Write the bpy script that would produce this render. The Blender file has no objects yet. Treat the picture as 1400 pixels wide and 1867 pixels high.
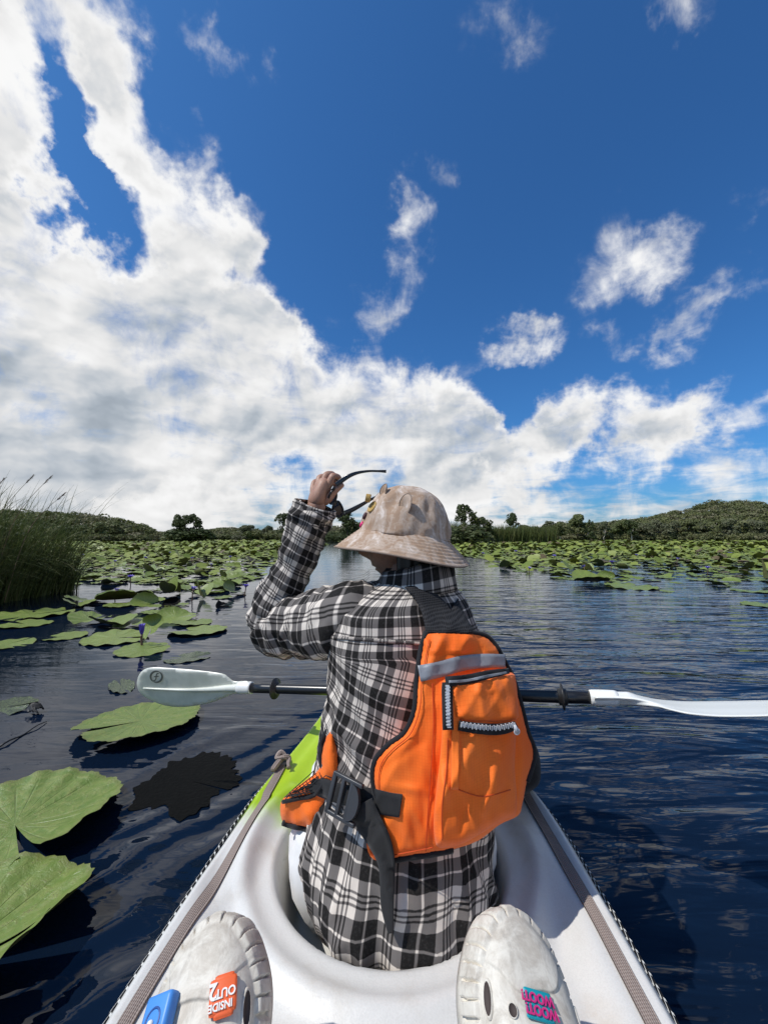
import bpy, bmesh, math, random
import numpy as np
from mathutils import Vector, Matrix, Quaternion, noise as mnoise
from mathutils.bvhtree import BVHTree
from mathutils.geometry import delaunay_2d_cdt

R = math.radians
random.seed(7)
rng = np.random.default_rng(7)
scene = bpy.context.scene
col = scene.collection

# ------------------------------------------------------------------ camera
CAM_H = 0.85
FPX = 728.0
PITCH = math.atan((982 - 933.5) / FPX)
cd = bpy.data.cameras.new('camera')
cd.sensor_fit = 'VERTICAL'
cd.sensor_height = 24.0
cd.lens = 24.0 * FPX / 1867.0
cd.clip_start = 0.02
cd.clip_end = 6000
cam = bpy.data.objects.new('camera', cd)
cam.location = (0, 0, CAM_H)
cam.rotation_euler = (R(90) + PITCH, 0, 0)
col.objects.link(cam)
scene.camera = cam
CP = Vector((0, 0, CAM_H))


def ray(px, py):
    x = (px - 700) / FPX
    z = (933.5 - py) / FPX
    c, s = math.cos(PITCH), math.sin(PITCH)
    return Vector((x, c - z * s, s + z * c))


def at(px, py, d):
    r = ray(px, py)
    return CP + r * (d / r.y)


def atz(px, py, z):
    r = ray(px, py)
    return CP + r * ((z - CAM_H) / r.z)


# ------------------------------------------------------------------ light and sky
SUN_EL, SUN_AZ = R(54), R(-109)          # azimuth from +Y towards +X
sun_dir = Vector((math.sin(SUN_AZ) * math.cos(SUN_EL), math.cos(SUN_AZ) * math.cos(SUN_EL), math.sin(SUN_EL)))
ld = bpy.data.lights.new('sun', 'SUN')
ld.energy = 4.2
ld.angle = R(0.5)
ld.color = (1.0, 0.96, 0.9)
sun = bpy.data.objects.new('sun', ld)
sun.rotation_euler = sun_dir.to_track_quat('Z', 'Y').to_euler()
sun.location = (0, 0, 50)
col.objects.link(sun)

vs = scene.view_settings
scene.display_settings.display_device = 'sRGB'
vs.view_transform = 'Standard'
vs.look = 'None'
vs.gamma = 1.0
vs.exposure = 0.0
vs.use_curve_mapping = False
scene.cycles.use_denoising = True
scene.cycles.max_bounces = 6
scene.cycles.transparent_max_bounces = 8
scene.cycles.caustics_reflective = False
scene.cycles.caustics_refractive = False


class NT:
    """small helper round a node tree"""
    def __init__(s, tree):
        s.t = tree
        s.n = tree.nodes
        s.l = tree.links

    def new(s, typ, **kw):
        n = s.n.new(typ)
        for k, v in kw.items():
            setattr(n, k, v)
        return n

    def put(s, sock, v):
        if v is None:
            return
        if isinstance(v, bpy.types.NodeSocket):
            s.l.new(v, sock)
        else:
            if hasattr(sock, 'default_value') and isinstance(v, (tuple, list)) and len(v) == 3 and len(getattr(sock, 'default_value', [0, 0, 0])) == 4:
                v = (*v, 1.0)
            sock.default_value = v

    def math(s, op, a, b=None, c=None, clamp=False):
        n = s.new('ShaderNodeMath', operation=op, use_clamp=clamp)
        s.put(n.inputs[0], a)
        s.put(n.inputs[1], b)
        s.put(n.inputs[2], c)
        return n.outputs[0]

    def vmath(s, op, a, b=None, scale=None):
        n = s.new('ShaderNodeVectorMath', operation=op)
        s.put(n.inputs[0], a)
        s.put(n.inputs[1], b)
        if scale is not None:
            s.put(n.inputs['Scale'], scale)
        return n.outputs['Value'] if op in ('DISTANCE', 'LENGTH', 'DOT_PRODUCT') else n.outputs[0]

    def ramp(s, v, a, b, lo=0.0, hi=1.0, smooth=True):
        n = s.new('ShaderNodeMapRange', interpolation_type='SMOOTHSTEP' if smooth else 'LINEAR')
        s.put(n.inputs[0], v)
        for i, q in enumerate((a, b, lo, hi)):
            s.put(n.inputs[1 + i], q)
        return n.outputs[0]

    def mix(s, f, a, b, blend='MIX'):
        n = s.new('ShaderNodeMix', data_type='RGBA', blend_type=blend)
        s.put(n.inputs['Factor'], f)
        s.put(n.inputs[6], a)
        s.put(n.inputs[7], b)
        return n.outputs[2]

    def noise(s, vec, scale, detail=4, rough=0.55, dist=0.0, dim='3D', lac=2.0):
        n = s.new('ShaderNodeTexNoise', noise_dimensions=dim)
        s.put(n.inputs['Vector'], vec)
        n.inputs['Scale'].default_value = scale
        n.inputs['Detail'].default_value = detail
        n.inputs['Roughness'].default_value = rough
        n.inputs['Lacunarity'].default_value = lac
        n.inputs['Distortion'].default_value = dist
        return n

    def sep(s, v):
        n = s.new('ShaderNodeSeparateXYZ')
        s.put(n.inputs[0], v)
        return n.outputs

    def comb(s, x, y, z):
        n = s.new('ShaderNodeCombineXYZ')
        for i, q in enumerate((x, y, z)):
            s.put(n.inputs[i], q)
        return n.outputs[0]

    def mapping(s, v, scale=(1, 1, 1), rot=(0, 0, 0), loc=(0, 0, 0)):
        n = s.new('ShaderNodeMapping')
        s.put(n.inputs[0], v)
        n.inputs['Scale'].default_value = scale
        n.inputs['Rotation'].default_value = rot
        n.inputs['Location'].default_value = loc
        return n.outputs[0]


world = bpy.data.worlds.new('World')
scene.world = world
world.use_nodes = True
W = NT(world.node_tree)
W.n.clear()
tc = W.new('ShaderNodeTexCoord')
D = W.vmath('NORMALIZE', tc.outputs['Generated'])
dx, dy, dz = W.sep(D)
sky = W.new('ShaderNodeTexSky', sky_type='NISHITA')
sky.sun_disc = False
sky.sun_elevation = SUN_EL
sky.sun_rotation = SUN_AZ
sky.air_density = 1.0
sky.dust_density = 1.3
sky.ozone_density = 3.0
skyc = W.mix(1.0, sky.outputs[0], (0.29, 0.68, 1.06), 'MULTIPLY')

# clouds: soft banks placed by direction, broken up by noise in a flat cloud layer
zp = W.math('ADD', W.math('MAXIMUM', dz, 0.0), 0.16)
Q = W.comb(W.math('DIVIDE', dx, zp), W.math('DIVIDE', dy, zp), W.math('MULTIPLY', dz, 1.5))
wn = W.noise(D, 5.0, 5, 0.6)
warp = W.vmath('SCALE', W.vmath('SUBTRACT', wn.outputs['Color'], (0.5, 0.5, 0.5)), scale=0.24)
wn2 = W.noise(D, 19.0, 5, 0.65)
DW = W.vmath('ADD', W.vmath('ADD', D, warp), W.vmath('SCALE', W.vmath('SUBTRACT', wn2.outputs['Color'], (0.5, 0.5, 0.5)), scale=0.075))
BANKS = [
    # x, y, r, weight (pixels of the photograph, only used to find directions)
    (-20, 150, 150, 1.00), (40, 20, 100, 0.85), (190, 50, 95, 0.90), (215, 150, 80, 0.90), (240, 245, 70, 0.90), (-30, 260, 100, 1.00),
    (-20, 430, 130, 1.00), (70, 410, 80, 0.90), (255, 330, 60, 0.80), (330, 370, 75, 1.00), (395, 435, 75, 1.00), (445, 470, 45, 0.80),
    (300, 500, 95, 1.00), (180, 530, 95, 1.00), (100, 610, 140, 1.10), (-20, 650, 160, 1.10), (250, 600, 140, 1.10), (380, 580, 100, 1.00),
    (470, 600, 70, 0.95), (500, 640, 60, 0.90), (350, 700, 140, 1.10), (150, 750, 150, 1.10), (-20, 800, 160, 1.10), (500, 720, 110, 1.00),
    (600, 750, 95, 0.90), (300, 830, 130, 1.10), (450, 850, 95, 0.95), (690, 730, 75, 0.80), (770, 740, 65, 0.80), (825, 735, 50, 0.80),
    (850, 800, 60, 0.90), (895, 825, 50, 1.00), (760, 830, 95, 1.00), (630, 840, 80, 0.90), (140, 880, 110, 1.00), (-10, 900, 120, 1.00), (860, 870, 75, 1.00),
    (690, 600, 50, 0.45), (742, 430, 55, 0.48), (722, 385, 40, 0.40), (765, 500, 42, 0.40), (735, 565, 40, 0.36), (780, 320, 34, 0.29),
    (410, 50, 45, 0.38), (445, 95, 45, 0.40), (365, 190, 28, 0.36), (372, 265, 42, 0.32), (355, 20, 40, 0.32),
    (1140, 480, 80, 0.52), (1190, 480, 60, 0.48), (1255, 580, 48, 0.43), (1310, 530, 45, 0.41), (1205, 615, 36, 0.36), (960, 640, 50, 0.80),
    (912, 668, 40, 0.52), (1010, 615, 40, 0.43), (1118, 622, 36, 0.36), (1005, 765, 60, 0.80), (1060, 765, 60, 0.80), (1130, 745, 65, 0.84),
    (1200, 740, 62, 0.84), (1255, 755, 45, 0.76), (1320, 722, 48, 0.71), (1395, 765, 60, 0.80), (1150, 812, 60, 0.84), (1240, 795, 55, 0.76), (1320, 790, 45, 0.67),
    (990, 805, 55, 0.76), (960, 872, 55, 0.76), (1300, 865, 48, 0.42), (1290, 40, 65, 0.36), (1240, 60, 50, 0.32), (980, 35, 80, 0.34), (880, 70, 60, 0.29), (1400, 365, 48, 0.36),
    (1400, 530, 50, 0.36), (1330, 350, 22, 0.25),
]
HOLES = [(938, 775, 42, .8), (930, 730, 40, .5), (255, 215, 30, .35), (110, 200, 45, .5), (180, 300, 45, .5), (330, 400, 30, .3), (100, 75, 50, .8), (150, 170, 60, .95), (130, 280, 60, .8), (150, 370, 80, .95), (285, 375, 30, .5), (15, 520, 38, .7), (250, 440, 45, .4), (215, 480, 35, .45), (540, 850, 36, .35), (460, 800, 36, .35), (425, 690, 40, .3), (1180, 870, 60, .3)]
B = None
for (x, y, r, w) in BANKS + [(a, b, c, -e) for a, b, c, e in HOLES]:
    c = ray(x, y).normalized()
    rr = 0.5 * ((ray(x + r, y).normalized() - c).length + (ray(x, y + r).normalized() - c).length)
    dist = W.vmath('DISTANCE', DW, tuple(c))
    g = W.ramp(dist, rr * 1.55, rr * 0.12, 0.0, w)
    B = g if B is None else W.math('ADD', B, g)
BT = W.math('MINIMUM', B, 1.6)
B = W.math('MINIMUM', B, 1.12)
# cloud cover of the sky outside the view: the same broken kind
facing = W.vmath('DOT_PRODUCT', D, tuple(ray(700, 933).normalized()))
outside = W.ramp(facing, 0.5, 0.3)
cov = W.noise(Q, 0.55, 3, 0.5)
B = W.math('ADD', B, W.math('MULTIPLY', outside, W.ramp(cov.outputs[0], 0.44, 0.62)))
low = W.ramp(dz, 0.24, 0.02, 0.0, 0.72)
B = W.math('ADD', B, low)
fb = W.noise(Q, 2.6, 9, 0.6, 0.5)
fine = W.noise(W.mapping(D, (1.0, 1.0, 0.7), (0, R(25), 0)), 11.0, 9, 0.62, 0.6)
tex = W.math('ADD', W.math('MULTIPLY', W.math('SUBTRACT', fb.outputs[0], 0.5), 1.9), W.math('MULTIPLY', W.math('SUBTRACT', fine.outputs[0], 0.5), 1.7))
dens = W.math('ADD', B, tex)
alpha = W.math('POWER', W.ramp(dens, 0.02, 1.18), 1.35)
alpha = W.math('MULTIPLY', alpha, W.ramp(B, 0.0, 0.3))
# shading: billows lit from the sun's side, thick parts and undersides greyer
off = Vector(sun_dir) * 0.03
def billow(scale, k, detail, dist):
    a0 = W.noise(DW2, scale, detail, 0.5, dist)
    a1 = W.noise(W.vmath('ADD', DW2, tuple(off * k)), scale, detail, 0.5, dist)
    return W.math('SUBTRACT', a0.outputs[0], a1.outputs[0]), a0.outputs[0]
DW2 = W.vmath('MULTIPLY', W.vmath('ADD', D, W.vmath('SCALE', warp, scale=0.25)), (1.0, 1.0, 1.7))
r1, b1 = billow(11.0, 0.8, 3, 0.15)
r2, b2 = billow(4.2, 2.4, 2, 0.1)
rel = W.math('ADD', W.math('MULTIPLY', r1, 0.6), W.math('MULTIPLY', r2, 1.15))
thick = W.ramp(W.math('ADD', W.math('MULTIPLY', b2, 1.6), BT), 1.6, 2.8)
lowgrey = W.ramp(dz, 0.45, 0.06, 0.0, 0.12)
lum = W.math('SUBTRACT', W.math('ADD', 0.93, rel), W.math('ADD', W.math('MULTIPLY', thick, 0.30), lowgrey))
lum = W.ramp(lum, 0.2, 1.05, 0.36, 0.95)
grey = W.mix(W.ramp(lum, 0.4, 0.85), (0.80, 0.92, 1.06), (1.0, 1.0, 1.0))
cloudc = W.vmath('SCALE', grey, scale=lum)
bg1 = W.new('ShaderNodeBackground')
W.put(bg1.inputs[0], skyc)
bg1.inputs[1].default_value = 0.122
bg2 = W.new('ShaderNodeBackground')
W.put(bg2.inputs[0], cloudc)
bg2.inputs[1].default_value = 1.0
ms = W.new('ShaderNodeMixShader')
W.put(ms.inputs[0], alpha)
W.l.new(bg1.outputs[0], ms.inputs[1])
W.l.new(bg2.outputs[0], ms.inputs[2])
wo = W.new('ShaderNodeOutputWorld')
W.l.new(ms.outputs[0], wo.inputs[0])
world.cycles.sampling_method = 'MANUAL'
world.cycles.sample_map_resolution = 512


# ------------------------------------------------------------------ object helpers
def link(o, parent=None):
    col.objects.link(o)
    if parent is not None:
        o.parent = parent
    return o


def tag(o, label=None, cat=None, group=None, kind=None):
    if label:
        o['label'] = label
    if cat:
        o['category'] = cat
    if group:
        o['group'] = group
    if kind:
        o['kind'] = kind
    return o


def mesh_np(name, verts, faces, smooth=True):
    """mesh from arrays; faces: (n,3) or (n,4) array, or a list of arrays"""
    me = bpy.data.meshes.new(name)
    if not isinstance(faces, (list, tuple)):
        faces = [faces]
    faces = [np.asarray(f, dtype=np.int32) for f in faces if len(f)]
    verts = np.asarray(verts, dtype=np.float32)
    nl = sum(f.size for f in faces)
    nf = sum(len(f) for f in faces)
    me.vertices.add(len(verts))
    me.vertices.foreach_set('co', verts.ravel())
    me.loops.add(nl)
    me.polygons.add(nf)
    me.loops.foreach_set('vertex_index', np.concatenate([f.ravel() for f in faces]))
    tot = np.concatenate([np.full(len(f), f.shape[1], dtype=np.int32) for f in faces])
    start = np.concatenate([[0], np.cumsum(tot)[:-1]]).astype(np.int32)
    me.polygons.foreach_set('loop_start', start)
    me.polygons.foreach_set('use_smooth', np.full(nf, smooth, dtype=bool))
    me.update(calc_edges=True)
    me.validate()
    return me


def vcol(me, name, vals):
    """a colour per vertex (natural variation of the thing's own colour)"""
    a = me.color_attributes.new(name, 'FLOAT_COLOR', 'POINT')
    v = np.ones((len(me.vertices), 4), dtype=np.float32)
    v[:, :3] = vals
    a.data.foreach_set('color', v.ravel())


def set_uv(me, uv):
    """uv per vertex -> loops"""
    lay = me.uv_layers.new(name='cloth')
    idx = np.empty(len(me.loops), dtype=np.int32)
    me.loops.foreach_get('vertex_index', idx)
    lay.data.foreach_set('uv', np.asarray(uv, dtype=np.float32)[idx].ravel())


def obj(name, me, mat=None, parent=None, loc=None):
    if mat is not None:
        me.materials.append(mat)
    o = bpy.data.objects.new(name, me)
    if loc is not None:
        o.location = loc
    return link(o, parent)


def empty(name, loc=(0, 0, 0), label=None, cat=None, group=None):
    o = bpy.data.objects.new(name, None)
    o.empty_display_size = 0.05
    o.location = loc
    link(o)
    return tag(o, label, cat, group)


def keep_world(o, parent):
    """parent a mesh that was modelled in world coordinates"""
    o.parent = parent
    o.matrix_parent_inverse = Matrix.Translation(parent.location).inverted()
    return o


def part(name, me, mat, parent, label=None):
    """part modelled in world coordinates under a thing"""
    o = obj(name, me, mat)
    p = parent
    off = Vector((0, 0, 0))
    while p is not None:
        off = off + p.location
        p = p.parent
    o.parent = parent
    me.transform(Matrix.Translation(-off))
    if label:
        o['label'] = label
    return o


def mat(name, base=(0.5, 0.5, 0.5), rough=0.6, spec=0.5, metal=0.0, **kw):
    m = bpy.data.materials.new(name)
    m.use_nodes = True
    n = NT(m.node_tree)
    b = m.node_tree.nodes['Principled BSDF']
    b.inputs['Base Color'].default_value = (*base, 1)
    b.inputs['Roughness'].default_value = rough
    b.inputs['Specular IOR Level'].default_value = spec
    b.inputs['Metallic'].default_value = metal
    for k, v in kw.items():
        b.inputs[k].default_value = v
    return m, n, b


def bump(n, b, height, strength=0.3, dist=0.01):
    bp = n.new('ShaderNodeBump')
    bp.inputs['Strength'].default_value = strength
    bp.inputs['Distance'].default_value = dist
    n.put(bp.inputs['Height'], height)
    n.l.new(bp.outputs[0], b.inputs['Normal'])
    return bp


# ------------------------------------------------------------------ water
m_water, n, b = mat('lake_water', (0.003, 0.008, 0.02), 0.03, 0.5)
b.inputs['IOR'].default_value = 1.333
g = n.new('ShaderNodeNewGeometry')
pos = g.outputs['Position']
px_, py_, pz_ = n.sep(pos)
n1 = n.noise(n.mapping(pos, (1.25, 4.6, 1), (0, 0, R(7))), 1.0, 3, 0.5, 0.6)
n2 = n.noise(n.mapping(pos, (4.0, 16.0, 1), (0, 0, R(-5))), 1.0, 3, 0.5, 0.5)
n3 = n.noise(n.mapping(pos, (0.7, 1.3, 1), (0, 0, R(12))), 1.0, 2, 0.5, 0.3)
wind = n.noise(pos, 0.35, 2, 0.5)
calm = n.ramp(py_, 3.0, 11.0, 1.0, 0.45)
side = n.ramp(n.math('ADD', px_, n.math('MULTIPLY', n.math('SUBTRACT', wind.outputs[0], 0.5), 1.7)), -1.7, 1.2, 0.2, 1.0)
hgt = n.math('ADD', n.math('MULTIPLY', n1.outputs[0], 0.040), n.math('ADD', n.math('MULTIPLY', n2.outputs[0], 0.0055), n.math('MULTIPLY', n3.outputs[0], 0.04)))
hgt = n.math('MULTIPLY', hgt, n.math('MULTIPLY', side, calm))
# wake lines fanning out from the hull
wk = n.new('ShaderNodeTexWave', wave_type='BANDS', bands_direction='X', wave_profile='SIN')
n.put(wk.inputs['Vector'], n.mapping(pos, (1, 1, 1), (0, 0, R(38))))
wk.inputs['Scale'].default_value = 2.2
wk.inputs['Distortion'].default_value = 5.0
wk.inputs['Detail'].default_value = 2.0
wk.inputs['Detail Scale'].default_value = 1.2
near = n.ramp(n.vmath('DISTANCE', pos, (-0.1, 0.8, 0)), 1.5, 0.5)
hgt = n.math('ADD', hgt, n.math('MULTIPLY', n.math('MULTIPLY', wk.outputs['Fac'], near), 0.008))
bump(n, b, hgt, 1.0, 1.0)
S = 2500
me = mesh_np('water', [(-S, -S, 0), (S, -S, 0), (S, S, 0), (-S, S, 0)], np.array([[0, 1, 2, 3]]), False)
water = obj('water', me, m_water)
tag(water, kind='structure')


# ------------------------------------------------------------------ modelling helpers
def interp(tab, x):
    """smooth (monotone-ish cubic) interpolation through a table of (x, values...)"""
    tab = np.asarray(tab, dtype=float)
    xs, ys = tab[:, 0], tab[:, 1:]
    x = np.atleast_1d(np.asarray(x, dtype=float))
    m = np.gradient(ys, xs, axis=0)
    d = np.diff(ys, axis=0) / np.diff(xs)[:, None]
    for i in range(1, len(xs) - 1):
        flat = d[i - 1] * d[i] <= 0
        m[i] = np.where(flat, 0, np.sign(d[i]) * np.minimum(np.abs(m[i]), 2.5 * np.minimum(np.abs(d[i - 1]), np.abs(d[i]))))
    i = np.clip(np.searchsorted(xs, x) - 1, 0, len(xs) - 2)
    h = (xs[i + 1] - xs[i])[:, None]
    t = np.clip((x - xs[i])[:, None] / h, 0, 1)
    h00, h10, h01, h11 = 2 * t**3 - 3 * t**2 + 1, t**3 - 2 * t**2 + t, -2 * t**3 + 3 * t**2, t**3 - t**2
    return h00 * ys[i] + h10 * h * m[i] + h01 * ys[i + 1] + h11 * h * m[i + 1]


def sstep(x, a, b):
    t = np.clip((x - a) / (b - a), 0, 1)
    return t * t * (3 - 2 * t)


def catmull(pts, n, closed=False):
    P = [Vector(p) for p in pts]
    out = []
    N = len(P)
    segs = N if closed else N - 1
    for i in range(segs):
        if closed:
            a, b_, c, d = P[(i - 1) % N], P[i], P[(i + 1) % N], P[(i + 2) % N]
        else:
            a, b_, c, d = P[max(i - 1, 0)], P[i], P[i + 1], P[min(i + 2, N - 1)]
        for k in range(n):
            t = k / n
            out.append(0.5 * ((2 * b_) + (c - a) * t + (2 * a - 5 * b_ + 4 * c - d) * t * t + (3 * b_ - a - 3 * c + d) * t**3))
    if not closed:
        out.append(P[-1].copy())
    return out


def grid_faces(nr, nc, wrap=False):
    f = []
    r, c = np.meshgrid(np.arange(nr - 1), np.arange(nc if wrap else nc - 1), indexing='ij')
    r, c = r.ravel(), c.ravel()
    c2 = (c + 1) % nc
    return np.stack([r * nc + c, r * nc + c2, (r + 1) * nc + c2, (r + 1) * nc + c], axis=1)


def frames(path):
    """tangent and two normals along a path (parallel transport)"""
    P = [Vector(p) for p in path]
    T = []
    for i in range(len(P)):
        T.append((P[min(i + 1, len(P) - 1)] - P[max(i - 1, 0)]).normalized())
    up = Vector((0, 0, 1)) if abs(T[0].z) < 0.9 else Vector((1, 0, 0))
    N = [(up - T[0] * up.dot(T[0])).normalized()]
    for i in range(1, len(P)):
        q = T[i - 1].rotation_difference(T[i])
        v = q @ N[-1]
        N.append((v - T[i] * v.dot(T[i])).normalized())
    Bn = [T[i].cross(N[i]) for i in range(len(P))]
    return P, T, N, Bn


def tube(path, rad, seg=8, caps=True, flat=None):
    """verts, faces, uv of a tube; rad number or list; flat = (a, b) half sizes of a ribbon instead"""
    P, T, N, Bn = frames(path)
    V, U = [], []
    L = 0.0
    for i, p in enumerate(P):
        if i:
            L += (P[i] - P[i - 1]).length
        r = rad[i] if hasattr(rad, '__len__') else rad
        for k in range(seg):
            a = 2 * math.pi * k / seg
            V.append(p + N[i] * (math.cos(a) * r) + Bn[i] * (math.sin(a) * r))
            U.append((a / (2 * math.pi), L))
    F = [tuple(int(q) for q in f) for f in grid_faces(len(P), seg, True)]
    quads = np.array(F)
    faces = [quads]
    if caps:
        n0 = len(V)
        V.append(P[0]); U.append((0, 0))
        V.append(P[-1]); U.append((0, L))
        base = (len(P) - 1) * seg
        tri = [(n0, (k + 1) % seg, k) for k in range(seg)] + [(n0 + 1, base + k, base + (k + 1) % seg) for k in range(seg)]
        faces.append(np.array(tri))
    return np.array([tuple(v) for v in V]), faces, np.array(U)


def tube_mesh(name, path, rad, seg=8, caps=True):
    v, f, u = tube(path, rad, seg, caps)
    me = mesh_np(name, v, f)
    set_uv(me, u)
    return me


def join_np(items):
    """join [(verts, faces list)] into one"""
    V, F3, F4, n = [], [], [], 0
    for v, fs in items:
        v = np.asarray(v, dtype=float)
        if not isinstance(fs, (list, tuple)):
            fs = [fs]
        for f in fs:
            f = np.asarray(f)
            if not len(f):
                continue
            (F3 if f.shape[1] == 3 else F4).append(f + n)
        V.append(v)
        n += len(v)
    return np.concatenate(V), [np.concatenate(x) for x in (F3, F4) if x]


def box_np(c, hx, hy, hz, rot=None):
    v = np.array([(sx * hx, sy * hy, sz * hz) for sx in (-1, 1) for sy in (-1, 1) for sz in (-1, 1)])
    if rot is not None:
        v = v @ np.array(rot).T
    f = np.array([(0, 1, 3, 2), (4, 6, 7, 5), (0, 4, 5, 1), (2, 3, 7, 6), (0, 2, 6, 4), (1, 5, 7, 3)])
    return v + np.array(c), f


def bevel_box(name, c, hx, hy, hz, rot=None, bev=0.003, seg=2):
    bm = bmesh.new()
    bmesh.ops.create_cube(bm, size=1)
    bmesh.ops.scale(bm, vec=(2 * hx, 2 * hy, 2 * hz), verts=bm.verts)
    bmesh.ops.bevel(bm, geom=bm.edges[:] + bm.verts[:], offset=bev, segments=seg, affect='EDGES', profile=0.6)
    if rot is not None:
        bm.transform(rot.to_4x4())
    bm.transform(Matrix.Translation(c))
    me = bpy.data.meshes.new(name)
    bm.to_mesh(me)
    bm.free()
    for p in me.polygons:
        p.use_smooth = True
    return me


def poly_dist(P, loop):
    """distance of points P (n,2) to a closed polyline"""
    a = np.asarray(loop, dtype=float)
    b_ = np.roll(a, -1, axis=0)
    ab = b_ - a
    L2 = (ab**2).sum(1) + 1e-12
    t = np.clip(((P[:, None, :] - a[None]) * ab[None]).sum(2) / L2[None], 0, 1)
    q = a[None] + t[..., None] * ab[None]
    return np.sqrt(((P[:, None, :] - q) ** 2).sum(2)).min(1)


def inside(P, loop):
    a = np.asarray(loop, dtype=float)
    b_ = np.roll(a, -1, axis=0)
    x, y = P[:, 0][:, None], P[:, 1][:, None]
    cond = (a[None, :, 1] > y) != (b_[None, :, 1] > y)
    xi = (b_[None, :, 0] - a[None, :, 0]) * (y - a[None, :, 1]) / (b_[None, :, 1] - a[None, :, 1] + 1e-12) + a[None, :, 0]
    return (cond & (x < xi)).sum(1) % 2 == 1


def fill(loop, step):
    """triangulate the inside of a 2-D loop with inner points: (points, triangles, distance to the edge)"""
    lp = np.asarray([tuple(p)[:2] for p in loop], dtype=float)
    mn, mx = lp.min(0), lp.max(0)
    gx, gy = np.meshgrid(np.arange(mn[0], mx[0] + step, step), np.arange(mn[1], mx[1] + step, step * 0.87))
    gx = gx + (np.arange(gx.shape[0])[:, None] % 2) * step * 0.5
    G = np.stack([gx.ravel(), gy.ravel()], 1)
    G = G[inside(G, lp)]
    if len(G):
        G = G[poly_dist(G, lp) > step * 0.5]
    pts = np.concatenate([lp, G]) if len(G) else lp
    n = len(lp)
    vs_, es_, fs_, *_ = delaunay_2d_cdt([Vector(p) for p in pts], [(i, (i + 1) % n) for i in range(n)], [], 0, 1e-6)
    P = np.array([tuple(v) for v in vs_])
    T = np.array([f for f in fs_ if len(f) == 3])
    cen = P[T].mean(1)
    T = T[inside(cen, lp)]
    d = poly_dist(P, lp)
    # orient
    a, b_, c = P[T[:, 0]], P[T[:, 1]], P[T[:, 2]]
    cr = (b_[:, 0] - a[:, 0]) * (c[:, 1] - a[:, 1]) - (b_[:, 1] - a[:, 1]) * (c[:, 0] - a[:, 0])
    T[cr < 0] = T[cr < 0][:, ::-1]
    return P, T, d


def thicken(front, back, T):
    """closed solid from matching front and back sheets"""
    n = len(front)
    V = np.concatenate([front, back])
    E = {}
    for t in T:
        for i in range(3):
            e = (int(t[i]), int(t[(i + 1) % 3]))
            E[e] = 1
    rim = [(a, b_) for (a, b_) in E if (b_, a) not in E]
    side = np.array([(b_, a, a + n, b_ + n) for a, b_ in rim])
    return V, [T, T[:, ::-1] + n, side]


def loop_px(pts, n=4, smooth=True):
    if smooth:
        return [tuple(p)[:2] for p in catmull([(x, y, 0) for x, y in pts], n, True)]
    out = []
    for i in range(len(pts)):
        a, b_ = pts[i], pts[(i + 1) % len(pts)]
        for k in range(n):
            out.append((a[0] + (b_[0] - a[0]) * k / n, a[1] + (b_[1] - a[1]) * k / n))
    return out


def patch(name, loop, depth, thick=0.01, step=10.0, edge=8.0, puff=0.0):
    """a piece of cloth or plastic with real thickness: outline seen from the camera, depth(px, py) its distance, puff its padding"""
    P, T, d = fill(loop, step)
    prof = np.sqrt(np.clip(1 - (1 - np.clip(d / edge, 0, 1)) ** 2, 0, 1))
    dep = np.array([depth(x, y) for x, y in P])
    fr = np.array([tuple(at(x, y, dd - puff * pr)) for (x, y), dd, pr in zip(P, dep, prof)])
    bk = np.array([tuple(at(x, y, dd + thick)) for (x, y), dd in zip(P, dep)])
    # picture y runs down: flip so that the front faces the camera
    V, F = thicken(fr, bk, T[:, ::-1])
    me = mesh_np(name, V, F)
    # cloth coordinates in metres
    uv = np.array([((x - 700) / FPX * dd, -(y - 900) / FPX * dd) for (x, y), dd in zip(P, dep)])
    set_uv(me, np.concatenate([uv, uv]))
    return me


def loft(sections, nz, nseg, expo=2.0, z0=None, z1=None):
    """rows of superellipse rings from a table (z, cx, cy, rx, ry, yaw degrees)"""
    tab = np.asarray(sections, dtype=float)
    zz = np.linspace(tab[0, 0] if z0 is None else z0, tab[-1, 0] if z1 is None else z1, nz)
    S = interp(tab, zz)
    th = np.linspace(0, 2 * np.pi, nseg, endpoint=False)
    c, s = np.cos(th), np.sin(th)
    ex = np.sign(c) * np.abs(c) ** (2 / expo)
    ey = np.sign(s) * np.abs(s) ** (2 / expo)
    V = np.zeros((nz, nseg, 3))
    for i in range(nz):
        cx, cy, rx, ry, yaw = S[i]
        a = math.radians(yaw)
        x, y = rx * ex, ry * ey
        V[i, :, 0] = cx + x * math.cos(a) - y * math.sin(a)
        V[i, :, 1] = cy + x * math.sin(a) + y * math.cos(a)
        V[i, :, 2] = zz[i]
    return V, zz, th


def vnoise(P, scale, seed=0.0, oct_=1):
    """smooth noise at points (n,3), -1..1"""
    out = np.empty(len(P))
    sx, sy, sz = scale if hasattr(scale, '__len__') else (scale,) * 3
    for i, p in enumerate(P):
        out[i] = mnoise.noise(Vector((p[0] * sx + seed, p[1] * sy - seed * 0.7, p[2] * sz + seed * 1.3)))
    return out


# ------------------------------------------------------------------ kayak
KW = [(-1.35, .03), (-1.0, .2), (-.5, .33), (0, .374), (.55, .378), (.75, .372), (1.0, .353), (1.2, .306), (1.55, .232), (1.9, .155), (2.3, .07), (2.55, .012)]
KX = [(-1.35, .0), (0, .003), (.55, .008), (.75, .018), (1.0, .03), (1.3, .03), (2.6, .03)]
KZ = [(-1.35, .3), (-.8, .25), (.5, .235), (1.0, .24), (1.6, .255), (2.2, .3), (2.55, .33)]
WC, WR = (0.012, 0.868), 0.232


def kayak_w(y):
    return interp(KW, y)[:, 0]


def kayak_x(y):
    return interp(KX, y)[:, 0]


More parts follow.
